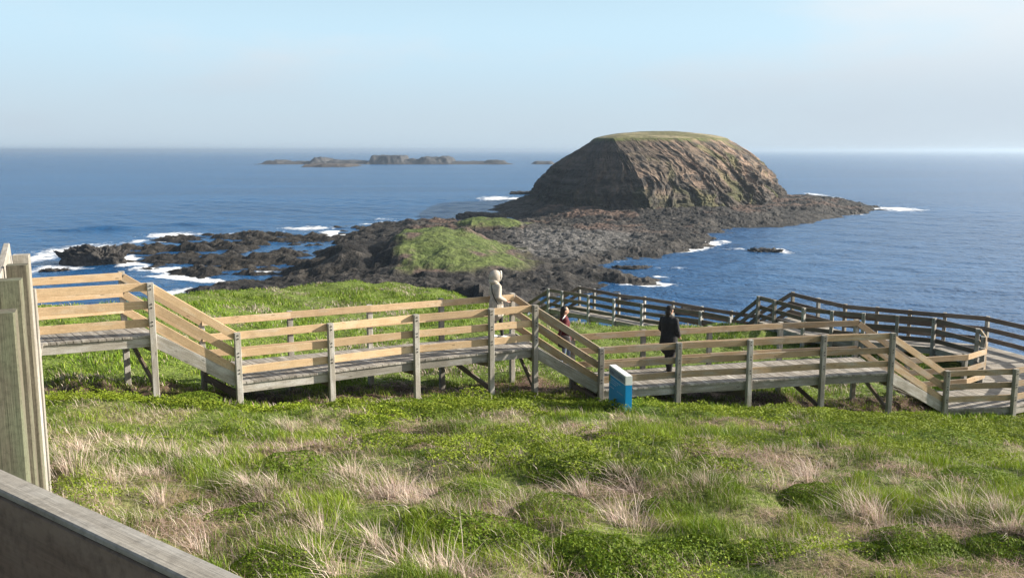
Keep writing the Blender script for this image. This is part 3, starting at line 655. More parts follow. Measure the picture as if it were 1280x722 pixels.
def bearers_on(root, P, Q, m, braces=()):
    for i in range(min(len(P), len(Q))):
        a, b_ = P[i] + np.array([0, 0, -.30]), Q[i] + np.array([0, 0, -.30]); d = (b_ - a) / np.linalg.norm(b_ - a)
        MB().bar(a + d * .03, b_ - d * .03, .07, .15).build('bearer', m, root)
    for i, sgn in braces:
        a, b_ = (P[i], Q[i]) if sgn > 0 else (Q[i], P[i])
        zb = gz(b_[0], b_[1]); off = np.array([*((P[i] - Q[i])[:2] * 0), 0])
        MB().bar(a + np.array([.06, .03, -.40]), np.array([b_[0] + .06, b_[1] + .03, zb + .12]), .05, .12).build('brace', m, root)
def mid(P, Q, z=None):
    c_ = (P[len(P) // 2] + Q[len(Q) // 2]) / 2; return (c_[0], c_[1], gz(c_[0], c_[1]) if z is None else z)
GB = 'boardwalk sections down the headland'; GS = 'stair flights between boardwalk sections'
def section(name, label, P, Q, railm, postm=GREY, braces=(), skipP=(), skipQ=(), ext=(0, 0), sz=.125, beams=GREY, rails=True):
    root = empty(name, mid(P, Q), label, 'boardwalk', GB)
    deck_on(root, P, Q, DECK); beams_on(root, P, Q, beams)
    rails_on(root, P, Q, railm, ext=ext); rails_on(root, Q, P, railm, ext=ext)
    posts_on(root, P, Q, postm, sz, skipP); posts_on(root, Q, P, postm, sz, skipQ)
    bearers_on(root, P, Q, OLD, braces); return root
section('boardwalk', 'upper landing with fresh honey-coloured rails, beside the tall mossy posts', B_near, B_far, PINE, braces=((1, -1),), skipP=(0,), skipQ=(0,))
section('boardwalk', 'walkway with fresh honey-coloured rails where the person in the pale hood stands', A_near, A_far, PINE, braces=((3, -1), (4, -1)))
section('boardwalk', 'faded grey walkway where the man in the black coat stands', C_near, C_far, TAN, braces=((2, 1), (3, -1), (4, -1)))
section('boardwalk', 'lowest near platform curving round with sunlit pale inner rails', D_near, D_far, TAN)
section('boardwalk', 'dark-railed walkway above the water, coming off the curved platform', E_near, E_far, OLD, GREY, skipP=(0,), skipQ=(0,))
section('boardwalk', 'most distant walkway on stilts, with dark rails against the boulder beach', F_near, F_far, OLD, PALE, braces=((2, 1), (1, 1)), sz=.12)

def stair(label, Pn, Pf, Qn, Qf, railm, n=6, postm=GREY, strm=GREY, lev=LEVELS):
    """top near, top far, bottom near, bottom far (deck heights)"""
    root = empty('stair_flight', tuple((Qn + Qf) / 2 - np.array([0, 0, .2])), label, 'stairs', GS)
    for a, b_ in ((Pn, Qn), (Pf, Qf)):
        d = b_ - a; h_ = np.linalg.norm(d[:2]); u = d / np.linalg.norm(d)
        MB().bar(a + np.array([0, 0, -.10]), b_ + np.array([0, 0, .02]) - u * .02, .05, .27, tone=.8).build('stringer', strm, root)
        for top, wd in lev:
            k = np.array([0, 0, top - wd * .55]); MB().bar(a + k + u * .02, b_ + k - u * .02, .045, wd * 1.02).build('rail', railm, root)
    for i in range(1, n):
        t_ = i / n; z = Pn[2] + (Qn[2] - Pn[2]) * t_
        a, b_ = Pn + (Qn - Pn) * t_, Pf + (Qf - Pf) * t_; u = (Qn - Pn); u = np.array([u[0], u[1], 0]) / np.linalg.norm(u[:2])
        e = (b_ - a); e[2] = 0; e /= np.linalg.norm(e)
        a2, b2 = a + e * .03, b_ - e * .03; a2[2] = b2[2] = z
        MB().slab(a2 - u * .15, a2 + u * .13, b2 + u * .13, b2 - u * .15, .045).build('tread', DECK, root)
    return root
stair('short stair flight with honey-coloured rails and a pale stringer, below the upper landing', B_near[1], B_far[1], A_near[0], A_far[0], PINE)
stair('stair flight that the woman in the dark red top walks down', A_near[4], A_far[4], C_near[0], C_far[0], TAN, lev=LEVELS)
stair('stair flight with faded rails going down to the curved platform', C_near[4], C_far[4], D_near[0], D_far[0], TAN, n=7)
stair('dark stair flight silhouetted against the water above the walkway on stilts', E_near[-1], E_far[-1], at_z(917, 397, Z_F + RAILH) - np.array([0, 0, RAILH]), F_far[-1], OLD, n=7)
dF = (F_near[0] - F_near[1]); dF = dF / np.linalg.norm(dF)
dd = dF * 2.1 + np.array([-.6, -.2, -1.5])
stair('most distant dark stair flight dropping from the end of the walkway on stilts', F_near[0], F_far[0], F_near[0] + dd, F_far[0] + dd, OLD, n=8)

# lookout platform with the near rail, and the long stair that leaves it
root = empty('lookout_platform', (0, 0.3, CAMZ - 2.4), 'lookout platform whose weathered grey rail crosses the lower corner', 'lookout')
r0, r1 = at_z(-60, 577, CAMZ - .62), at_z(310, 750, CAMZ - .62)
dr = (r1 - r0) / np.linalg.norm(r1 - r0)
ra, rb = r0 - dr * 1.0, r1 + dr * 1.4
nr = np.array([dr[1], -dr[0], 0]);  nr = nr if nr @ np.array([0, -1, 0]) > 0 else -nr      # towards the camera
for k_, hh in enumerate((0.0, -.42, -.82)):
    MB().bar(ra + np.array([0, 0, hh - .12]), rb + np.array([0, 0, hh - .12]), .050, .232, ch=.003, tone=.55).build('rail', UMBER, root)
MB().bar(ra + np.array([0, 0, .0055]), rb + np.array([0, 0, .0055]), .053, .013, ch=.004, tone=.35).build('rail_cap', GREY, root)
for s_ in (.02, .98):
    p = ra * (1 - s_) + rb * s_ - nr * .10
    MB().bar((p[0], p[1], gz(p[0], p[1]) - .3), (p[0], p[1], CAMZ - .70), .12, .12, up=tuple(nr), ch=.008).build('post', GREY, root)
mb = MB()
e0, e1 = ra - nr * .06, rb - nr * .06
for k in range(24):
    a, b_ = e0 + (e1 - e0) * ((k + .03) / 24), e0 + (e1 - e0) * ((k + .97) / 24)
    a = np.array([a[0], a[1], CAMZ - 1.72]); b_ = np.array([b_[0], b_[1], CAMZ - 1.72]); mb.slab(a, b_, b_ + nr * 2.6, a + nr * 2.6, .045)
mb.build('deck', DECK, root)

root = empty('timber_ramp', (-5.5, 10, gz(-5.5, 10)), 'long timber ramp behind a row of tall mossy greenish posts', 'ramp')
PT = [(0, 389, 4.0, .125, MOSS), (11, 349, 5.0, .125, MOSS), (21.5, 330.5, 6.1, .125, MOSS), (26.5, 318, 7.7, .125, GREY), (37, 361, 9.6, .115, GREY)]
pts = []
for px, py, Y, s_, m_ in PT:
    q = at_y(px, py, Y); pts.append(q)
    nrp = np.array([.86, .5, 0])
    MB().bar((q[0], q[1], gz(q[0], q[1]) - .3), tuple(q), s_, s_, up=(.385, -.92, 0), ch=.007, tone=.6).build('post', m_, root)
inn = np.array([-.11, -.05, 0])
lo = [(-1.35, 2.2, CAMZ - 1.72)] + [(q[0] - .1, q[1] - .03, CAMZ - 1.75 - .0 * i) for i, q in enumerate(pts[:4])] + [(pts[4][0] - .12, pts[4][1] - .05, CAMZ - 2.55), (B_near[0][0], B_near[0][1], Z_B)]
lo = [np.array(q) for q in lo[1:]]
wv = np.array([-1.5, -.75, 0])
hi = [q + wv for q in lo]
deck_on(root, lo, hi, DECK); beams_on(root, lo, hi, GREY)
for hgt in (.98, .62, .28):
    mb = MB(); mb2 = MB()
    for i in range(len(lo) - 1):
        k = np.array([0, 0, hgt - .08]); mb.bar(lo[i] + k, lo[i + 1] + k, .045, .16); mb2.bar(hi[i] + k, hi[i + 1] + k, .045, .16)
    mb.build('rail', GREY, root); mb2.build('rail', PALE, root)
for q in hi[::2] :
    MB().bar((q[0] - .09, q[1] - .05, gz(q[0], q[1]) - .3), (q[0] - .09, q[1] - .05, q[2] + 1.0), .12, .12, up=(.25, -.97, 0)).build('post', GREY, root)

# ------------------------------------------------------------------ people
def tube_geo(bm, pts, rad, n=14, sq=1.0):
    """pts list of points, rad list of radii or (side, front) pairs; rounded ends"""
    P = [Vector(p) for p in pts]; Rr = [r if isinstance(r, tuple) else (r, r) for r in rad]
    d0 = (P[1] - P[0]).normalized(); d1 = (P[-1] - P[-2]).normalized()
    PP = [P[0] - d0 * Rr[0][0] * .6] + P + [P[-1] + d1 * Rr[-1][0] * .6]; RR = [(Rr[0][0] * .45, Rr[0][1] * .45)] + Rr + [(Rr[-1][0] * .45, Rr[-1][1] * .45)]
    rings = []
    for i, p in enumerate(PP):
        d = (PP[min(i + 1, len(PP) - 1)] - PP[max(i - 1, 0)]).normalized()
        a = Vector((0, 1, 0)) if abs(d.y) < .9 else Vector((1, 0, 0)); b_ = a.cross(d).normalized(); a = d.cross(b_).normalized()
        rings.append([bm.verts.new(p + a * math.cos(q) * RR[i][0] + b_ * math.sin(q) * RR[i][1]) for q in (2 * math.pi * k / n for k in range(n))])
    for i in range(len(rings) - 1):
        for k in range(n):
            bm.faces.new((rings[i][k], rings[i][(k + 1) % n], rings[i + 1][(k + 1) % n], rings[i + 1][k]))
    bm.faces.new(rings[0][::-1]); bm.faces.new(rings[-1])
def ell_geo(bm, c_, r, rot=None):
    m_ = Matrix.Translation(c_) @ (rot.to_4x4() if rot else Matrix.Identity(4)) @ Matrix.Diagonal((*r, 1))
    bmesh.ops.create_uvsphere(bm, u_segments=18, v_segments=12, radius=1, matrix=m_)
def fused(name, build, voxel, mats, pick, smooth=3):
    bm = bmesh.new(); build(bm); bmesh.ops.recalc_face_normals(bm, faces=bm.faces)
    me = bpy.data.meshes.new('raw'); bm.to_mesh(me); bm.free()
    o = bpy.data.objects.new('raw', me); COL.objects.link(o)
    r = o.modifiers.new('r', 'REMESH'); r.mode = 'VOXEL'; r.voxel_size = voxel
    if smooth:
        s_ = o.modifiers.new('s', 'SMOOTH'); s_.factor = .5; s_.iterations = smooth
    dg = bpy.context.evaluated_depsgraph_get(); out_ = bpy.data.meshes.new_from_object(o.evaluated_get(dg))
    bpy.data.objects.remove(o); bpy.data.meshes.remove(me); out_.name = name
    out_.materials.clear()
    for m_ in mats: out_.materials.append(m_)
    for p in out_.polygons: p.use_smooth = True; p.material_index = pick(p.center)
    return out_
SKIN = plain('skin', (0.48, 0.28, 0.20), .55, 20, .1)
def person(loc, rot, H, label, cols, pose, coat_hem, hood=False, hair=None, cap=None, bulk=1.0):
    """built 1.72 m tall facing +X, then scaled; cols: trousers, shoes, coat, trim"""
    root = empty('person', loc, label, 'person'); root.rotation_euler = (0, 0, rot); k = H / 1.72; root.scale = (k, k, k)
    tro, shoe, coat, trim = [plain(n_, c_, .8, 14, .22) for n_, c_ in zip(('trouser_cloth', 'shoe_leather', 'coat_cloth', 'trim_cloth'), cols)]
    J = pose
    def body(bm):
        tube_geo(bm, [(0, 0, .90), (.0, 0, 1.02), (.0, 0, 1.15), (.005, 0, 1.30), (0, 0, 1.42)], [(.165, .115), (.15, .10), (.14, .095), (.17, .115), (.14, .085)])
        tube_geo(bm, [(0, 0, 1.42), (.015, 0, 1.52)], [.055, .052])
        ell_geo(bm, (.02, 0, 1.61), (.095, .076, .112)); ell_geo(bm, (.05, 0, 1.555), (.058, .052, .05))
        ell_geo(bm, (.117, 0, 1.597), (.018, .014, .024)); ell_geo(bm, (.095, 0, 1.563), (.014, .026, .010))
        for s in (-1, 1):
            ell_geo(bm, (.01, s * .078, 1.605), (.02, .012, .032))
            hip, kn, an = Vector((0, s * .09, .90)), Vector(J['knee'][s]), Vector(J['ankle'][s])
            tube_geo(bm, [hip, (hip + kn) / 2, kn, (kn + an) / 2 + Vector((-.02, 0, .04)), an], [q_ * (.5 + .5 * bulk) * (1.25 if bulk > 1 else 1.0) for q_ in (.092, .078, .058, .056, .042)])
            f_ = Vector((1, s * .18, 0)).normalized()
            tube_geo(bm, [an + Vector((0, 0, -.03)) - f_ * .05, Vector((an.x, an.y, an.z - .055)) + f_ * .07, Vector((an.x, an.y, an.z - .065)) + f_ * .17], [(.042, .045), (.045, .035), (.038, .024)])
            sh, el, wr = Vector((0, s * .185, 1.40)), Vector(J['elbow'][s]), Vector(J['wrist'][s])
            tube_geo(bm, [sh, (sh + el) / 2, el, (el + wr) / 2, wr], [.056, .050, .042, .037, .028])
            d = (wr - el).normalized(); sd = Vector((0, 1, 0)); up = d.cross(sd).normalized(); sd = up.cross(d).normalized()
            pc = wr + d * .045; tube_geo(bm, [wr, pc, wr + d * .085], [(.026, .018), (.038, .017), (.040, .015)])
            for q, ln in ((-1.5, .062), (-.5, .075), (.5, .070), (1.5, .055)):                   # four fingers curling down, thumb off the side
                b0 = wr + d * .085 + sd * q * .0195
                tube_geo(bm, [b0, b0 + d * ln * .5 + up * .012, b0 + d * ln * .85 + up * .034], [.0095, .009, .008], 8)
            b0 = wr + d * .03 - sd * s * .036
            tube_geo(bm, [b0, b0 + d * .03 - sd * s * .022, b0 + d * .06 - sd * s * .026 + up * .01], [.012, .011, .009], 8)
    def pk(c_):
        if c_.z < .085: return 2
        if c_.z < 1.0 and all((c_ - Vector(J['wrist'][s])).length > .19 for s in (-1, 1)): return 1
        return 0
    link('body', fused('body', body, .0085, [SKIN, tro, shoe], pk, 2), root)
    def coatg(bm):
        z0 = coat_hem
        tube_geo(bm, [(-.005, 0, z0 + .03), (-.005, 0, z0 + .16), (0, 0, 1.0), (0, 0, 1.14), (.0, 0, 1.30), (-.005, 0, 1.41), (.0, 0, 1.475)],
                 [(a_ * bulk, b_ * bulk) for a_, b_ in ((.225, .185), (.220, .178), (.195, .150), (.182, .138), (.205, .150), (.175, .115), (.085, .075))], 20)
        for s in (-1, 1):
            sh, el, wr = Vector((0, s * .185, 1.40)), Vector(J['elbow'][s]), Vector(J['wrist'][s])
            tube_geo(bm, [sh, (sh + el) / 2, el, (el + wr) / 2, wr - (wr - el).normalized() * .02], [.080, .075, .066, .060, .050])
        for a_ in range(9):                                                                    # folds hanging to the hem
            q = a_ * .7 + .2; tube_geo(bm, [(.17 * math.cos(q), .20 * math.sin(q), 1.0), (.185 * math.cos(q + .1), .222 * math.sin(q + .1), z0 + .03)], [.012, .022], 8)
    o = link('coat', fused('coat', coatg, .014, [coat], lambda c_: 0, 3), root)
    o['label'] = cols[4]
    bm = bmesh.new()
    for s in (-1, 1): bmesh.ops.create_uvsphere(bm, u_segments=8, v_segments=6, radius=.011, matrix=Matrix.Translation((.104, s * .033, 1.622)))
    me = bpy.data.meshes.new('eyes'); bm.to_mesh(me); bm.free(); me.materials.append(plain('eye_dark', (.02, .015, .012), .3)); link('eye_pair', me, root)
    if hood:
        bm = bmesh.new(); bmesh.ops.create_uvsphere(bm, u_segments=40, v_segments=26, radius=1, matrix=Matrix.Translation((-.015, 0, 1.62)) @ Matrix.Diagonal((.165, .142, .172, 1)))
        ell_geo(bm, (-.07, 0, 1.50), (.12, .14, .09))
        bmesh.ops.delete(bm, geom=[v for v in bm.verts if v.co.x > .085 + (v.co.z - 1.62) * .28 and v.co.z > 1.49], context='VERTS')
        me = bpy.data.meshes.new('hood'); bm.to_mesh(me); bm.free(); me.materials.append(coat)
        for p in me.polygons: p.use_smooth = True
        h_ = link('hood', me, root); md = h_.modifiers.new('thick', 'SOLIDIFY'); md.thickness = .018
        def fur(bm):
            for a_ in range(40):
                q = a_ / 40 * 2 * math.pi; z = 1.62 + .124 * math.sin(q)
                ell_geo(bm, (.098 + (z - 1.62) * .28 + random.uniform(-.008, .008), .100 * math.cos(q), z), (.026, .024, .026))
        link('hood_trim', fused('hood_trim', fur, .008, [trim], lambda c_: 0, 1), root)
    if hair:
        hm = plain('hair', hair, .5, 60, .4)
        def hg(bm):
            ell_geo(bm, (-.012, 0, 1.632), (.098, .088, .108)); ell_geo(bm, (-.06, 0, 1.56), (.062, .08, .10)); ell_geo(bm, (-.075, 0, 1.46), (.04, .075, .09))
        link('hair', fused('hair', hg, .010, [hm], lambda c_: 0, 2), root)
    if cap:
        def cg(bm):
            ell_geo(bm, (.0, 0, 1.655), (.108, .09, .085)); tube_geo(bm, [(-.01, 0, 1.645), (.02, 0, 1.645)], [(.098, .02), (.098, .02)])
        link('woollen_cap', fused('woollen_cap', cg, .010, [plain('cap_wool', cap, .9, 80, .3)], lambda c_: 0, 2), root)
    return root
def strap(root, pts, r, m_, name='strap'):
    bm = bmesh.new(); tube_geo(bm, pts, [r] * len(pts), 8); me = bpy.data.meshes.new(name); bm.to_mesh(me); bm.free(); me.materials.append(m_); return link(name, me, root)
BLACKC = plain('black_strap', (.02, .02, .022), .6); WHITEC = plain('white_strap', (.75, .74, .72), .7)
p = at_z(620, 422.5, Z_A)
r_ = person(tuple(p), R(24), 1.74, 'person in a cream hooded coat with the hood up, standing on the honey-railed walkway',
       ((.035, .034, .036), (.78, .77, .75), (.42, .375, .32), (.58, .54, .48), 'long cream coat'),
       {'knee': {1: (.03, .10, .50), -1: (.10, -.10, .50)}, 'ankle': {1: (-.04, .10, .09), -1: (.14, -.10, .09)},
        'elbow': {1: (-.03, .25, 1.13), -1: (-.05, -.25, 1.12)}, 'wrist': {1: (.20, .19, 1.01), -1: (.19, -.20, 1.0)}}, .58, hood=True)
strap(r_, [(-.03, .12, 1.475), (-.12, .0, 1.40), (-.155, -.11, 1.25), (-.12, -.20, 1.08), (-.05, -.235, .95)], .013, BLACKC)
tq = .71; n_ = A_near[4] + (C_near[0] - A_near[4]) * tq; f_ = A_far[4] + (C_far[0] - A_far[4]) * tq; p = n_ * .35 + f_ * .65; p[2] = Z_A + (Z_C - Z_A) * .76
r_ = person(tuple(p), R(8), 1.66, 'woman with dark hair in a dark red top with a white strap, on the stairs',
       ((.10, .13, .19), (.10, .09, .09), (.085, .012, .018), (.2, .2, .2), 'dark red top'),
       {'knee': {1: (.16, .10, .56), -1: (-.02, -.10, .50)}, 'ankle': {1: (.16, .10, .14), -1: (-.12, -.10, .09)},
        'elbow': {1: (-.06, .24, 1.12), -1: (-.08, -.24, 1.13)}, 'wrist': {1: (.17, .22, 1.04), -1: (.15, -.22, 1.03)}}, .78, hair=(.014, .011, .010))
strap(r_, [(.06, .10, 1.47), (.0, -.08, 1.49), (-.07, -.16, 1.42), (-.06, -.225, 1.30), (.03, -.225, 1.18), (.07, -.215, 1.05)], .016, WHITEC)
bag = Vector(p) + Matrix.Rotation(R(8), 3, 'Z') @ Vector((-.05, -.30, .80))
def bagg(bm):
    tube_geo(bm, [(0, 0, -.12), (0, 0, 0), (0, 0, .13)], [(.075, .17), (.085, .18), (.06, .15)], 16)
o = link('handbag', fused('handbag', bagg, .012, [plain('bag_leather', (.025, .02, .022), .5)], lambda c_: 0, 2)); o.location = bag; o.rotation_euler = (0, 0, R(8))
tag(o, "dark handbag hanging at the side of the woman on the stairs", 'bag')
strap(o, [(-.12, .0, .12), (-.06, .03, .36), (.02, .06, .52), (.09, .03, .34), (.12, .0, .12)], .010, BLACKC, 'handle')
p = at_z(835, 466, Z_C)
person(tuple(p), R(46), 1.82, 'man in a long black coat and dark cap seen from behind on the grey walkway',
       ((.018, .018, .020), (.015, .014, .014), (.016, .016, .018), (.02, .02, .02), 'long black coat'),
       {'knee': {1: (.10, .10, .50), -1: (.02, -.10, .50)}, 'ankle': {1: (.16, .10, .09), -1: (-.08, -.10, .09)},
        'elbow': {1: (-.02, .25, 1.12), -1: (-.02, -.26, 1.12)}, 'wrist': {1: (.16, .16, .95), -1: (.15, -.20, .95)}}, .60, bulk=1.14, hair=(.02, .016, .014), cap=(.02, .02, .022))

# ------------------------------------------------------------------ sign
sn, sf = at_y(782, 470, 20.6), at_y(761.6, 455.5, 21.75); sf[2] = sn[2]
SH_ = .78; u = sf - sn; SW = np.linalg.norm(u); u /= SW; tdir = np.array([-u[1], u[0], 0]); tdir = tdir if tdir[0] > 0 else -tdir
zb = gz(sn[0], sn[1]); 
root = empty('information_sign', (sn[0] + u[0] * SW / 2, sn[1] + u[1] * SW / 2, sn[2] - SH_), 'thick blue and white information sign standing in the grass before the walkway', 'sign')
root.rotation_euler = (0, 0, math.atan2(-u[1], -u[0]))          # local +X runs from far end to near end, local -Y faces west
def box(name, lo_, hi_, m_, parent, bev=.006):
    bm = bmesh.new(); bmesh.ops.create_cube(bm, size=1)
    for v in bm.verts: v.co = Vector([lo_[i] + (v.co[i] + .5) * (hi_[i] - lo_[i]) for i in range(3)])
    if bev: bmesh.ops.bevel(bm, geom=bm.edges[:], offset=bev, segments=2, affect='EDGES')
    me = bpy.data.meshes.new(name); bm.to_mesh(me); bm.free(); me.materials.append(m_); return link(name, me, parent)
BLUE = plain('sign_blue', (.008, .27, .60), .4, 3, .06); WHITE = plain('sign_white', (.72, .75, .74), .45, 6, .05); SLATE = plain('sign_slate', (.16, .22, .30), .5)
TXT = plain('sign_letters', (.30, .48, .68), .5); GREENP = plain('sign_green', (.16, .24, .05), .5)
hw = SW / 2; th = .165
sd_ = 1 if (Matrix.Rotation(root.rotation_euler.z, 3, 'Z') @ Vector((0, 1, 0))).dot(Vector(tdir)) > 0 else -1
ylo, yhi = (0, th) if sd_ > 0 else (-th, 0); fy = 0.0
box('panel', (-hw, ylo, -.25), (hw, yhi, SH_ * .72), BLUE, root)
box('header_band', (-hw - .002, ylo - .002, SH_ * .72), (hw + .002, yhi + .002, SH_), WHITE, root)
eps = -.004 * sd_
def flat(name, x0, x1, z0, z1, m_, d=.003):
    return box(name, (x0, min(eps, eps + d), z0), (x1, max(eps, eps + d), z1), m_, root, 0)
def text(body_, x, z, size, m_):
    cu_ = bpy.data.curves.new('t', 'FONT'); cu_.body = body_; cu_.size = size; cu_.extrude = .001
    o = bpy.data.objects.new('t', cu_); COL.objects.link(o)
    me = bpy.data.meshes.new_from_object(o.evaluated_get(bpy.context.evaluated_depsgraph_get())); bpy.data.objects.remove(o)
    me.materials.clear(); me.materials.append(m_); q = link('lettering', me, root); q.location = (x, eps * 1.5, z)
    q.rotation_euler = (math.pi / 2, 0, 0 if sd_ > 0 else math.pi); return q
flat('header_strip', -hw + .02, hw - .02, SH_ * .75, SH_ * .96, SLATE, -.002 * sd_)
flat('picture_patch', -hw + .01, -hw + .10, SH_ * .50, SH_ * .72, GREENP, -.002 * sd_)



LET = plain('sign_dark_letters', (.07, .10, .16), .5)
for x0, ws, zc, hh, mm in ((-.42, (.11, .10, .05), .845, .075, LET), (.10, (.09, .12, .06), .845, .060, LET), (-.40, (.10, .16, .08, .20, .12), .62, .022, TXT), (-.40, (.14, .07, .19, .10), .555, .022, TXT), (-.40, (.09, .18, .12), .49, .022, TXT), (-.40, (.16, .10), .36, .03, TXT), (.02, (.12, .08, .16), .36, .022, TXT)):
    mb_x = x0 * SW
    for wd_ in ws:
        flat('lettering', mb_x, mb_x + wd_ * SW * .8, SH_ * (zc - hh / 2), SH_ * (zc + hh / 2), mm, -.004 * sd_); mb_x += wd_ * SW * .8 + .025

# ------------------------------------------------------------------ plants
def blades(B, H, Wd, lean, col, curve=.5):
    """five-point blades: B (n,3) feet, H heights, Wd widths, lean (n,2) sideways travel at the tip"""
    n = len(B); th = rng.uniform(0, 2 * np.pi, n); sx_, sy_ = np.cos(th) * Wd / 2, np.sin(th) * Wd / 2
    m1 = B + np.stack([lean[:, 0] * .32, lean[:, 1] * .32, H * .58], 1); tp = B + np.stack([lean[:, 0], lean[:, 1], H], 1)
    s3 = np.stack([sx_, sy_, np.zeros(n)], 1)
    V = np.stack([B - s3, B + s3, m1 - s3 * .8, m1 + s3 * .8, tp], 1).reshape(-1, 3)
    i = np.arange(n)[:, None] * 5; F = np.concatenate([i + [0, 1, 3], i + [0, 3, 2], i + [2, 3, 4]], 0)
    return V, F, np.repeat(col, 5, 0)
def leaves(C_, size, up, col):
    """folded four-point leaves round centres C_, facing roughly along up"""
    n = len(C_); nrm_ = up + rng.normal(0, .55, (n, 3)); nrm_ /= np.linalg.norm(nrm_, axis=1)[:, None]
    a = rng.normal(0, 1, (n, 3)); a -= nrm_ * (a * nrm_).sum(1)[:, None]; a /= np.linalg.norm(a, axis=1)[:, None]; b_ = np.cross(nrm_, a)
    s = size[:, None]
    V = np.stack([C_ - a * s, C_ - b_ * s * .55 + nrm_ * s * .18, C_ + a * s, C_ + b_ * s * .55 + nrm_ * s * .18], 1).reshape(-1, 3)
    i = np.arange(n)[:, None] * 4; F = np.concatenate([i + [0, 1, 2], i + [0, 2, 3]], 0)
    return V, F, np.repeat(col, 4, 0)
def scatter(x0, x1, y0, y1, dens, margin=1.5):
    n = int((x1 - x0) * (y1 - y0) * dens); x = rng.uniform(x0, x1, n); y = rng.uniform(y0, y1, n)
    k = np.abs(x) < .60 * (y + 1.0) + margin; return x[k], y[k]
def tone(n, cols, spread=.2):
    cols = np.array(cols); t_ = rng.random((n, 1)); j = rng.integers(0, len(cols), n); k = rng.integers(0, len(cols), n)
    return np.clip((cols[j] * t_ + cols[k] * (1 - t_)) * rng.uniform(1 - spread, 1 + spread, (n, 1)), 0, 1)
GREENS = [(.12, .21, .013), (.165, .25, .02), (.075, .145, .010), (.225, .27, .04)]
LEAFS = [(.155, .215, .011), (.19, .25, .014), (.105, .16, .009), (.22, .265, .024)]
STRAWS = [(.58, .48, .40), (.48, .38, .32), (.68, .60, .53), (.52, .38, .34)]
# near slope: green grass
def stuff(name, label, V, F, C_, m_): return tag(link(name, np_mesh(name, V, F, m_, C_, False)), label, kind='stuff')
parts = []
for y0, y1, dn_, wd in ((4.2, 11, 2300, .0050), (11, 17, 1300, .0075), (17, 27, 560, .011)):
    x, y = scatter(-13, 20, y0, y1, dn_); lf, dr_, br, v = fields(x, y)
    keep = (rng.random(len(x)) < (1 - .55 * br) * (1 - .45 * dr_) * (1 - .75 * lf)) & (v > -3)
    x, y = x[keep], y[keep]; n = len(x); cl = fbm(x * 1.6, y * 1.6, o=3, seed=401)
    h_ = (.035 + .12 * sstep(.38, .7, cl)) * rng.uniform(.6, 1.4, n)
    ln = np.stack([rng.normal(-.02, .05, n), rng.normal(-.02, .05, n)], 1) * (h_ / .12)[:, None] * .8
    cc = tone(n, GREENS); hue = fbm(x * .9, y * .9, o=3, seed=411)[:, None]; cc = cc * (.45 + 1.05 * hue) + np.array([.03, .02, .0]) * (hue > .55)
    dryb = rng.random(n) < .05; cc[dryb] = tone(int(dryb.sum()), STRAWS) * .7
    parts.append(blades(np.stack([x, y, ground(x, y) - .01], 1), h_, np.full(n, wd) * rng.uniform(.7, 1.3, n), ln, cc))
def cat3(parts):
    o = 0; Vs, Fs, Cs = [], [], []
    for V, F, C_ in parts: Vs.append(V); Fs.append(F + o); Cs.append(C_); o += len(V)
    return np.concatenate(Vs), np.concatenate(Fs), np.concatenate(Cs)
stuff('grass', 'green grass on the slope in front of the walkways', *cat3(parts), BLADE)
# dry standing grass and pinkish litter
parts = []
for y0, y1, dn_, wd in ((4.2, 11, 210, .0038), (11, 17, 150, .0058), (17, 27, 80, .009)):
    x, y = scatter(-13, 20, y0, y1, dn_); lf, dr_, br, v = fields(x, y); tuf = sstep(.46, .62, fbm(x * 2.3, y * 2.3, o=3, seed=421))
    keep = rng.random(len(x)) < np.clip(dr_ * (.25 + .9 * tuf) + .10 * (1 - lf) * tuf, 0, 1); x, y = x[keep], y[keep]; n = len(x)
    h_ = rng.uniform(.06, .22, n); ln = np.stack([rng.normal(-.06, .08, n), rng.normal(-.03, .08, n)], 1)
    parts.append(blades(np.stack([x, y, ground(x, y) - .01], 1), h_, np.full(n, wd) * rng.uniform(.7, 1.3, n), ln, tone(n, STRAWS)))
    x, y = scatter(-13, 20, y0, y1, dn_ * 3.0); lf, dr_, br, v = fields(x, y)
    keep = rng.random(len(x)) < np.clip(br * 1.6 + dr_ * .6, 0, 1); x, y = x[keep], y[keep]; n = len(x)
    a_ = rng.uniform(0, 6.283, n); L = rng.uniform(.08, .25, n)
    parts.append(blades(np.stack([x, y, ground(x, y) + .012], 1), rng.uniform(.005, .05, n), np.full(n, wd * 1.1), np.stack([np.cos(a_) * L, np.sin(a_) * L], 1), tone(n, [(.40, .29, .23), (.50, .40, .33), (.30, .19, .15), (.44, .27, .25)])))
stuff('dry_grass', 'pale dry grass and pinkish straw litter on the slope', *cat3(parts), STRAW)
# leafy ground cover
parts = []
for y0, y1, dn_, sz_ in ((4.2, 11, 2100, .015), (11, 17, 1300, .021), (17, 28, 800, .029)):
    x, y = scatter(-13, 20, y0, y1, dn_); lf, dr_, br, v = fields(x, y)
    keep = (rng.random(len(x)) < lf) & (v > -2.5); x, y, v = x[keep], y[keep], v[keep]; n = len(x)
    hm_ = (.04 + .24 * sstep(.35, .7, fbm(x * 1.1, y * 1.1, o=3, seed=431))) * (.25 + .75 * sstep(-.2, 1.3, v))
    z = ground(x, y) + hm_ * rng.uniform(.25, 1.0, n) ** .5
    hue = fbm(x * .8, y * .8, o=3, seed=441)[:, None]
    parts.append(leaves(np.stack([x, y, z], 1), np.full(n, sz_) * rng.uniform(.6, 1.3, n), np.array([[.25, -.1, .9]]), tone(n, LEAFS) * (.65 + .7 * hue)))
stuff('ground_cover', 'bright green leafy ground cover along the foot of the walkways', *cat3(parts), LEAFM)
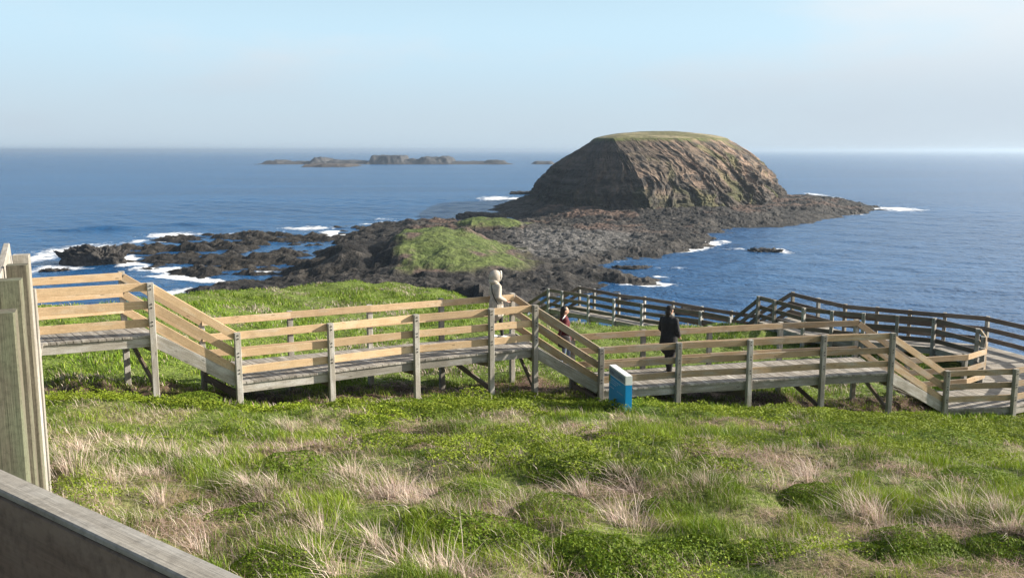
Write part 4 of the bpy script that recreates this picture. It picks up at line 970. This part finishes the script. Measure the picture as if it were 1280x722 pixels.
# headland grass behind the walkways
x = rng.uniform(-30, 22, 330000); y = rng.uniform(17, 54, 330000)
yc = np.interp(x, cr[:, 0], cr[:, 1]); v = near_edge_y(x) - y
keep = (y < yc + 4) & (v < .8) & ~((v < -.2) & (v > -2.0) & (rng.random(len(x)) < .85)) & (np.abs(x) < .60 * y + 2); x, y = x[keep], y[keep]; n = len(x)
cl = fbm(x * .7, y * .7, o=3, seed=451); h_ = (.04 + .12 * sstep(.4, .7, cl)) * rng.uniform(.6, 1.3, n)
hue = fbm(x * .25, y * .25, o=4, seed=461)[:, None]; cc = tone(n, GREENS) * (.7 + .75 * hue)
db = rng.random(n) < .04 + .5 * sstep(.58, .68, fbm(x * .4, y * .5, o=3, seed=471)); cc[db] = tone(int(db.sum()), STRAWS) * .75
V, F, C_ = blades(np.stack([x, y, ground(x, y) - .01], 1), h_, rng.uniform(.016, .032, n), np.stack([rng.normal(-.02, .07, n), rng.normal(-.02, .07, n)], 1), cc)
stuff('grass', 'short green grass on the headland behind the walkways', V, F, C_, BLADE)

# shrub mounds and dry tussocks: things of their own
def shrub_mesh(seed, n=4200):
    g_ = np.random.default_rng(seed); th = g_.uniform(0, 6.283, n); r = np.sqrt(g_.random(n)); cx, cy = np.cos(th) * r, np.sin(th) * r
    hgt = np.clip(1 - r ** 2.0, 0, 1) ** .8 * (.55 + .9 * fbm(cx * 2.1 + seed, cy * 2.1, o=3, seed=seed)); z = hgt * g_.uniform(.15, 1, n) ** .35
    up = np.stack([cx * .8, cy * .8, np.full(n, .8)], 1)
    rr = 1 + .55 * (fbm(np.cos(th) * 1.7 + seed, np.sin(th) * 1.7, o=3, seed=seed + 9) - .5); cx, cy = cx * rr, cy * rr
    C_ = np.stack([cx * .5 * (1 + .25 * (fbm(cx + 3, cy, o=2, seed=seed + 5) - .5)), cy * .5, z * .17], 1)
    return np_mesh('low_shrub', *leaves(C_, g_.uniform(.009, .019, n), up, tone(n, [(.06, .105, .014), (.085, .125, .018), (.045, .08, .012), (.12, .15, .025)]))[:2], LEAFM, None, False), n
def with_col(me, col):
    a = me.attributes.new('col', 'FLOAT_COLOR', 'POINT'); a.data.foreach_set('color', np.concatenate([col, np.ones((len(col), 1))], 1).astype(np.float32).ravel()); return me
SHR = []
for s_ in range(5):
    me, n = shrub_mesh(500 + s_); base = tone(n, [(.105, .175, .010), (.135, .205, .013), (.08, .14, .009), (.165, .215, .02)]); SHR.append(with_col(me, np.repeat(base, 4, 0)))
def on_ground(px, py):
    d = ray(px, py); t_ = np.linspace(3, 40, 800); P = np.outer(t_, d) + np.array([0, 0, CAMZ]); zz = ground(P[:, 0], P[:, 1]); k = np.argmax(P[:, 2] < zz); return P[k][0], P[k][1], zz[k]
for i, (px, py, wpx, hs) in enumerate(((560, 672, 190, 1.0), (720, 700, 130, 1.1), (770, 712, 160, 1.2), (860, 706, 150, 1.1), (640, 690, 120, .9), (355, 590, 130, .8), (480, 560, 130, .7), (730, 592, 140, .9), (690, 640, 90, .8), (905, 590, 120, .8),
                                        (1010, 632, 110, .9), (1030, 620, 90, .9), (1150, 690, 130, .9), (1110, 700, 120, 1.0), (235, 505, 90, 1.1), (190, 508, 80, 1.0), (1225, 605, 120, .8), (1060, 545, 140, .6), (350, 705, 110, 1.0), (590, 620, 110, .7),
                                        (440, 700, 80, .8), (960, 700, 130, .9), (520, 520, 120, .7), (130, 570, 60, .7), (235, 640, 110, .7), (300, 650, 100, .8), (1190, 560, 130, .7), (980, 560, 110, .6), (830, 640, 90, .8), (1260, 690, 120, 1.0))):
    x, y, z = on_ground(px, py); d_ = y * cT + (CAMZ - z) * sT; s_ = wpx / FPX * d_
    o = link('low_shrub', SHR[i % 5]); o.location = (x, y, z - .03); o.scale = (s_ * random.uniform(.9, 1.1), s_ * random.uniform(1.0, 1.5), (.55 + .45 * s_) * hs * .9); o.rotation_euler = (0, 0, random.uniform(-.5, .5) + (math.pi if i % 2 else 0))
    tag(o, 'low dense leafy green shrub mound on the grassy slope below the walkways', 'shrub', 'leafy shrub mounds on the slope')
def tussock_mesh(seed, n=120):
    g_ = np.random.default_rng(seed); th = g_.uniform(0, 6.283, n); r = np.abs(g_.normal(0, .12, n)); B = np.stack([np.cos(th) * r, np.sin(th) * r * .8, np.full(n, -.02)], 1)
    h_ = g_.uniform(.08, .30, n) * (.6 + .6 * g_.random()); ln = np.stack([np.cos(th) * r * 1.3 + g_.normal(-.07, .06, n), np.sin(th) * r * 1.3 + g_.normal(-.02, .06, n)], 1)
    V, F, C_ = blades(B, h_, g_.uniform(.003, .0055, n), ln, tone(n, STRAWS)); return np_mesh('dry_tussock', V, F, STRAW, C_, False)
TUS = [tussock_mesh(600 + s_) for s_ in range(7)]
TPX = [(85, 590), (100, 560), (70, 565), (120, 575), (140, 600), (165, 560), (185, 590), (205, 565), (225, 570), (270, 575), (282, 560), (200, 625), (265, 640), (350, 525), (362, 535), (330, 620), (345, 605), (425, 600), (440, 592), (455, 610), (470, 600),
       (490, 618), (505, 610), (520, 625), (545, 620), (560, 640), (590, 570), (597, 585), (585, 560), (610, 585), (620, 650), (640, 640), (590, 655), (655, 625), (600, 650), (700, 560), (735, 560), (730, 615), (770, 645), (785, 655), (795, 610), (780, 590),
       (540, 720), (560, 715), (580, 720), (420, 715), (400, 665), (500, 700), (690, 715), (880, 605), (900, 590), (850, 570), (930, 600), (1010, 600), (1020, 590), (1040, 580), (1080, 640), (1060, 620), (1100, 650), (1150, 620), (1200, 640), (1215, 650),
       (1120, 600), (970, 610), (1250, 640), (1265, 655), (1000, 520), (760, 575), (720, 590), (310, 600), (385, 700), (250, 690), (470, 680)]
for i, (px, py) in enumerate(TPX):
    x, y, z = on_ground(px, py + 4); s_ = random.uniform(.75, 1.25)
    o = link('dry_tussock', TUS[i % 7]); o.location = (x, y, z); o.scale = (s_ * 1.15, s_ * 1.15, s_); o.rotation_euler = (0, 0, random.uniform(-.9, .9))
    tag(o, 'upright tuft of pale dry grass on the slope below the walkways', 'dry grass tuft', 'tufts of dry grass on the slope')


# ------------------------------------------------------------------ sea air
m, t, b = mat('sea_air'); t.nodes.remove(b)
pv = nd(t, 'ShaderNodeVolumePrincipled', i={'Density': HAZE_DENSITY, 'Color': (.44, .54, .64, 1), 'Anisotropy': .42}); t.links.new(pv.outputs[0], t.nodes['Material Output'].inputs['Volume'])
bm = bmesh.new(); bmesh.ops.create_cube(bm, size=1)
for v in bm.verts: v.co = ((v.co.x) * 121000, (v.co.y + .5) * 75000 - 4000, -5.0 if v.co.z < 0 else 47.0)
me = bpy.data.meshes.new('haze'); bm.to_mesh(me); bm.free(); me.materials.append(m)
tag(link('haze', me), 'thin pale sea air', kind='stuff')
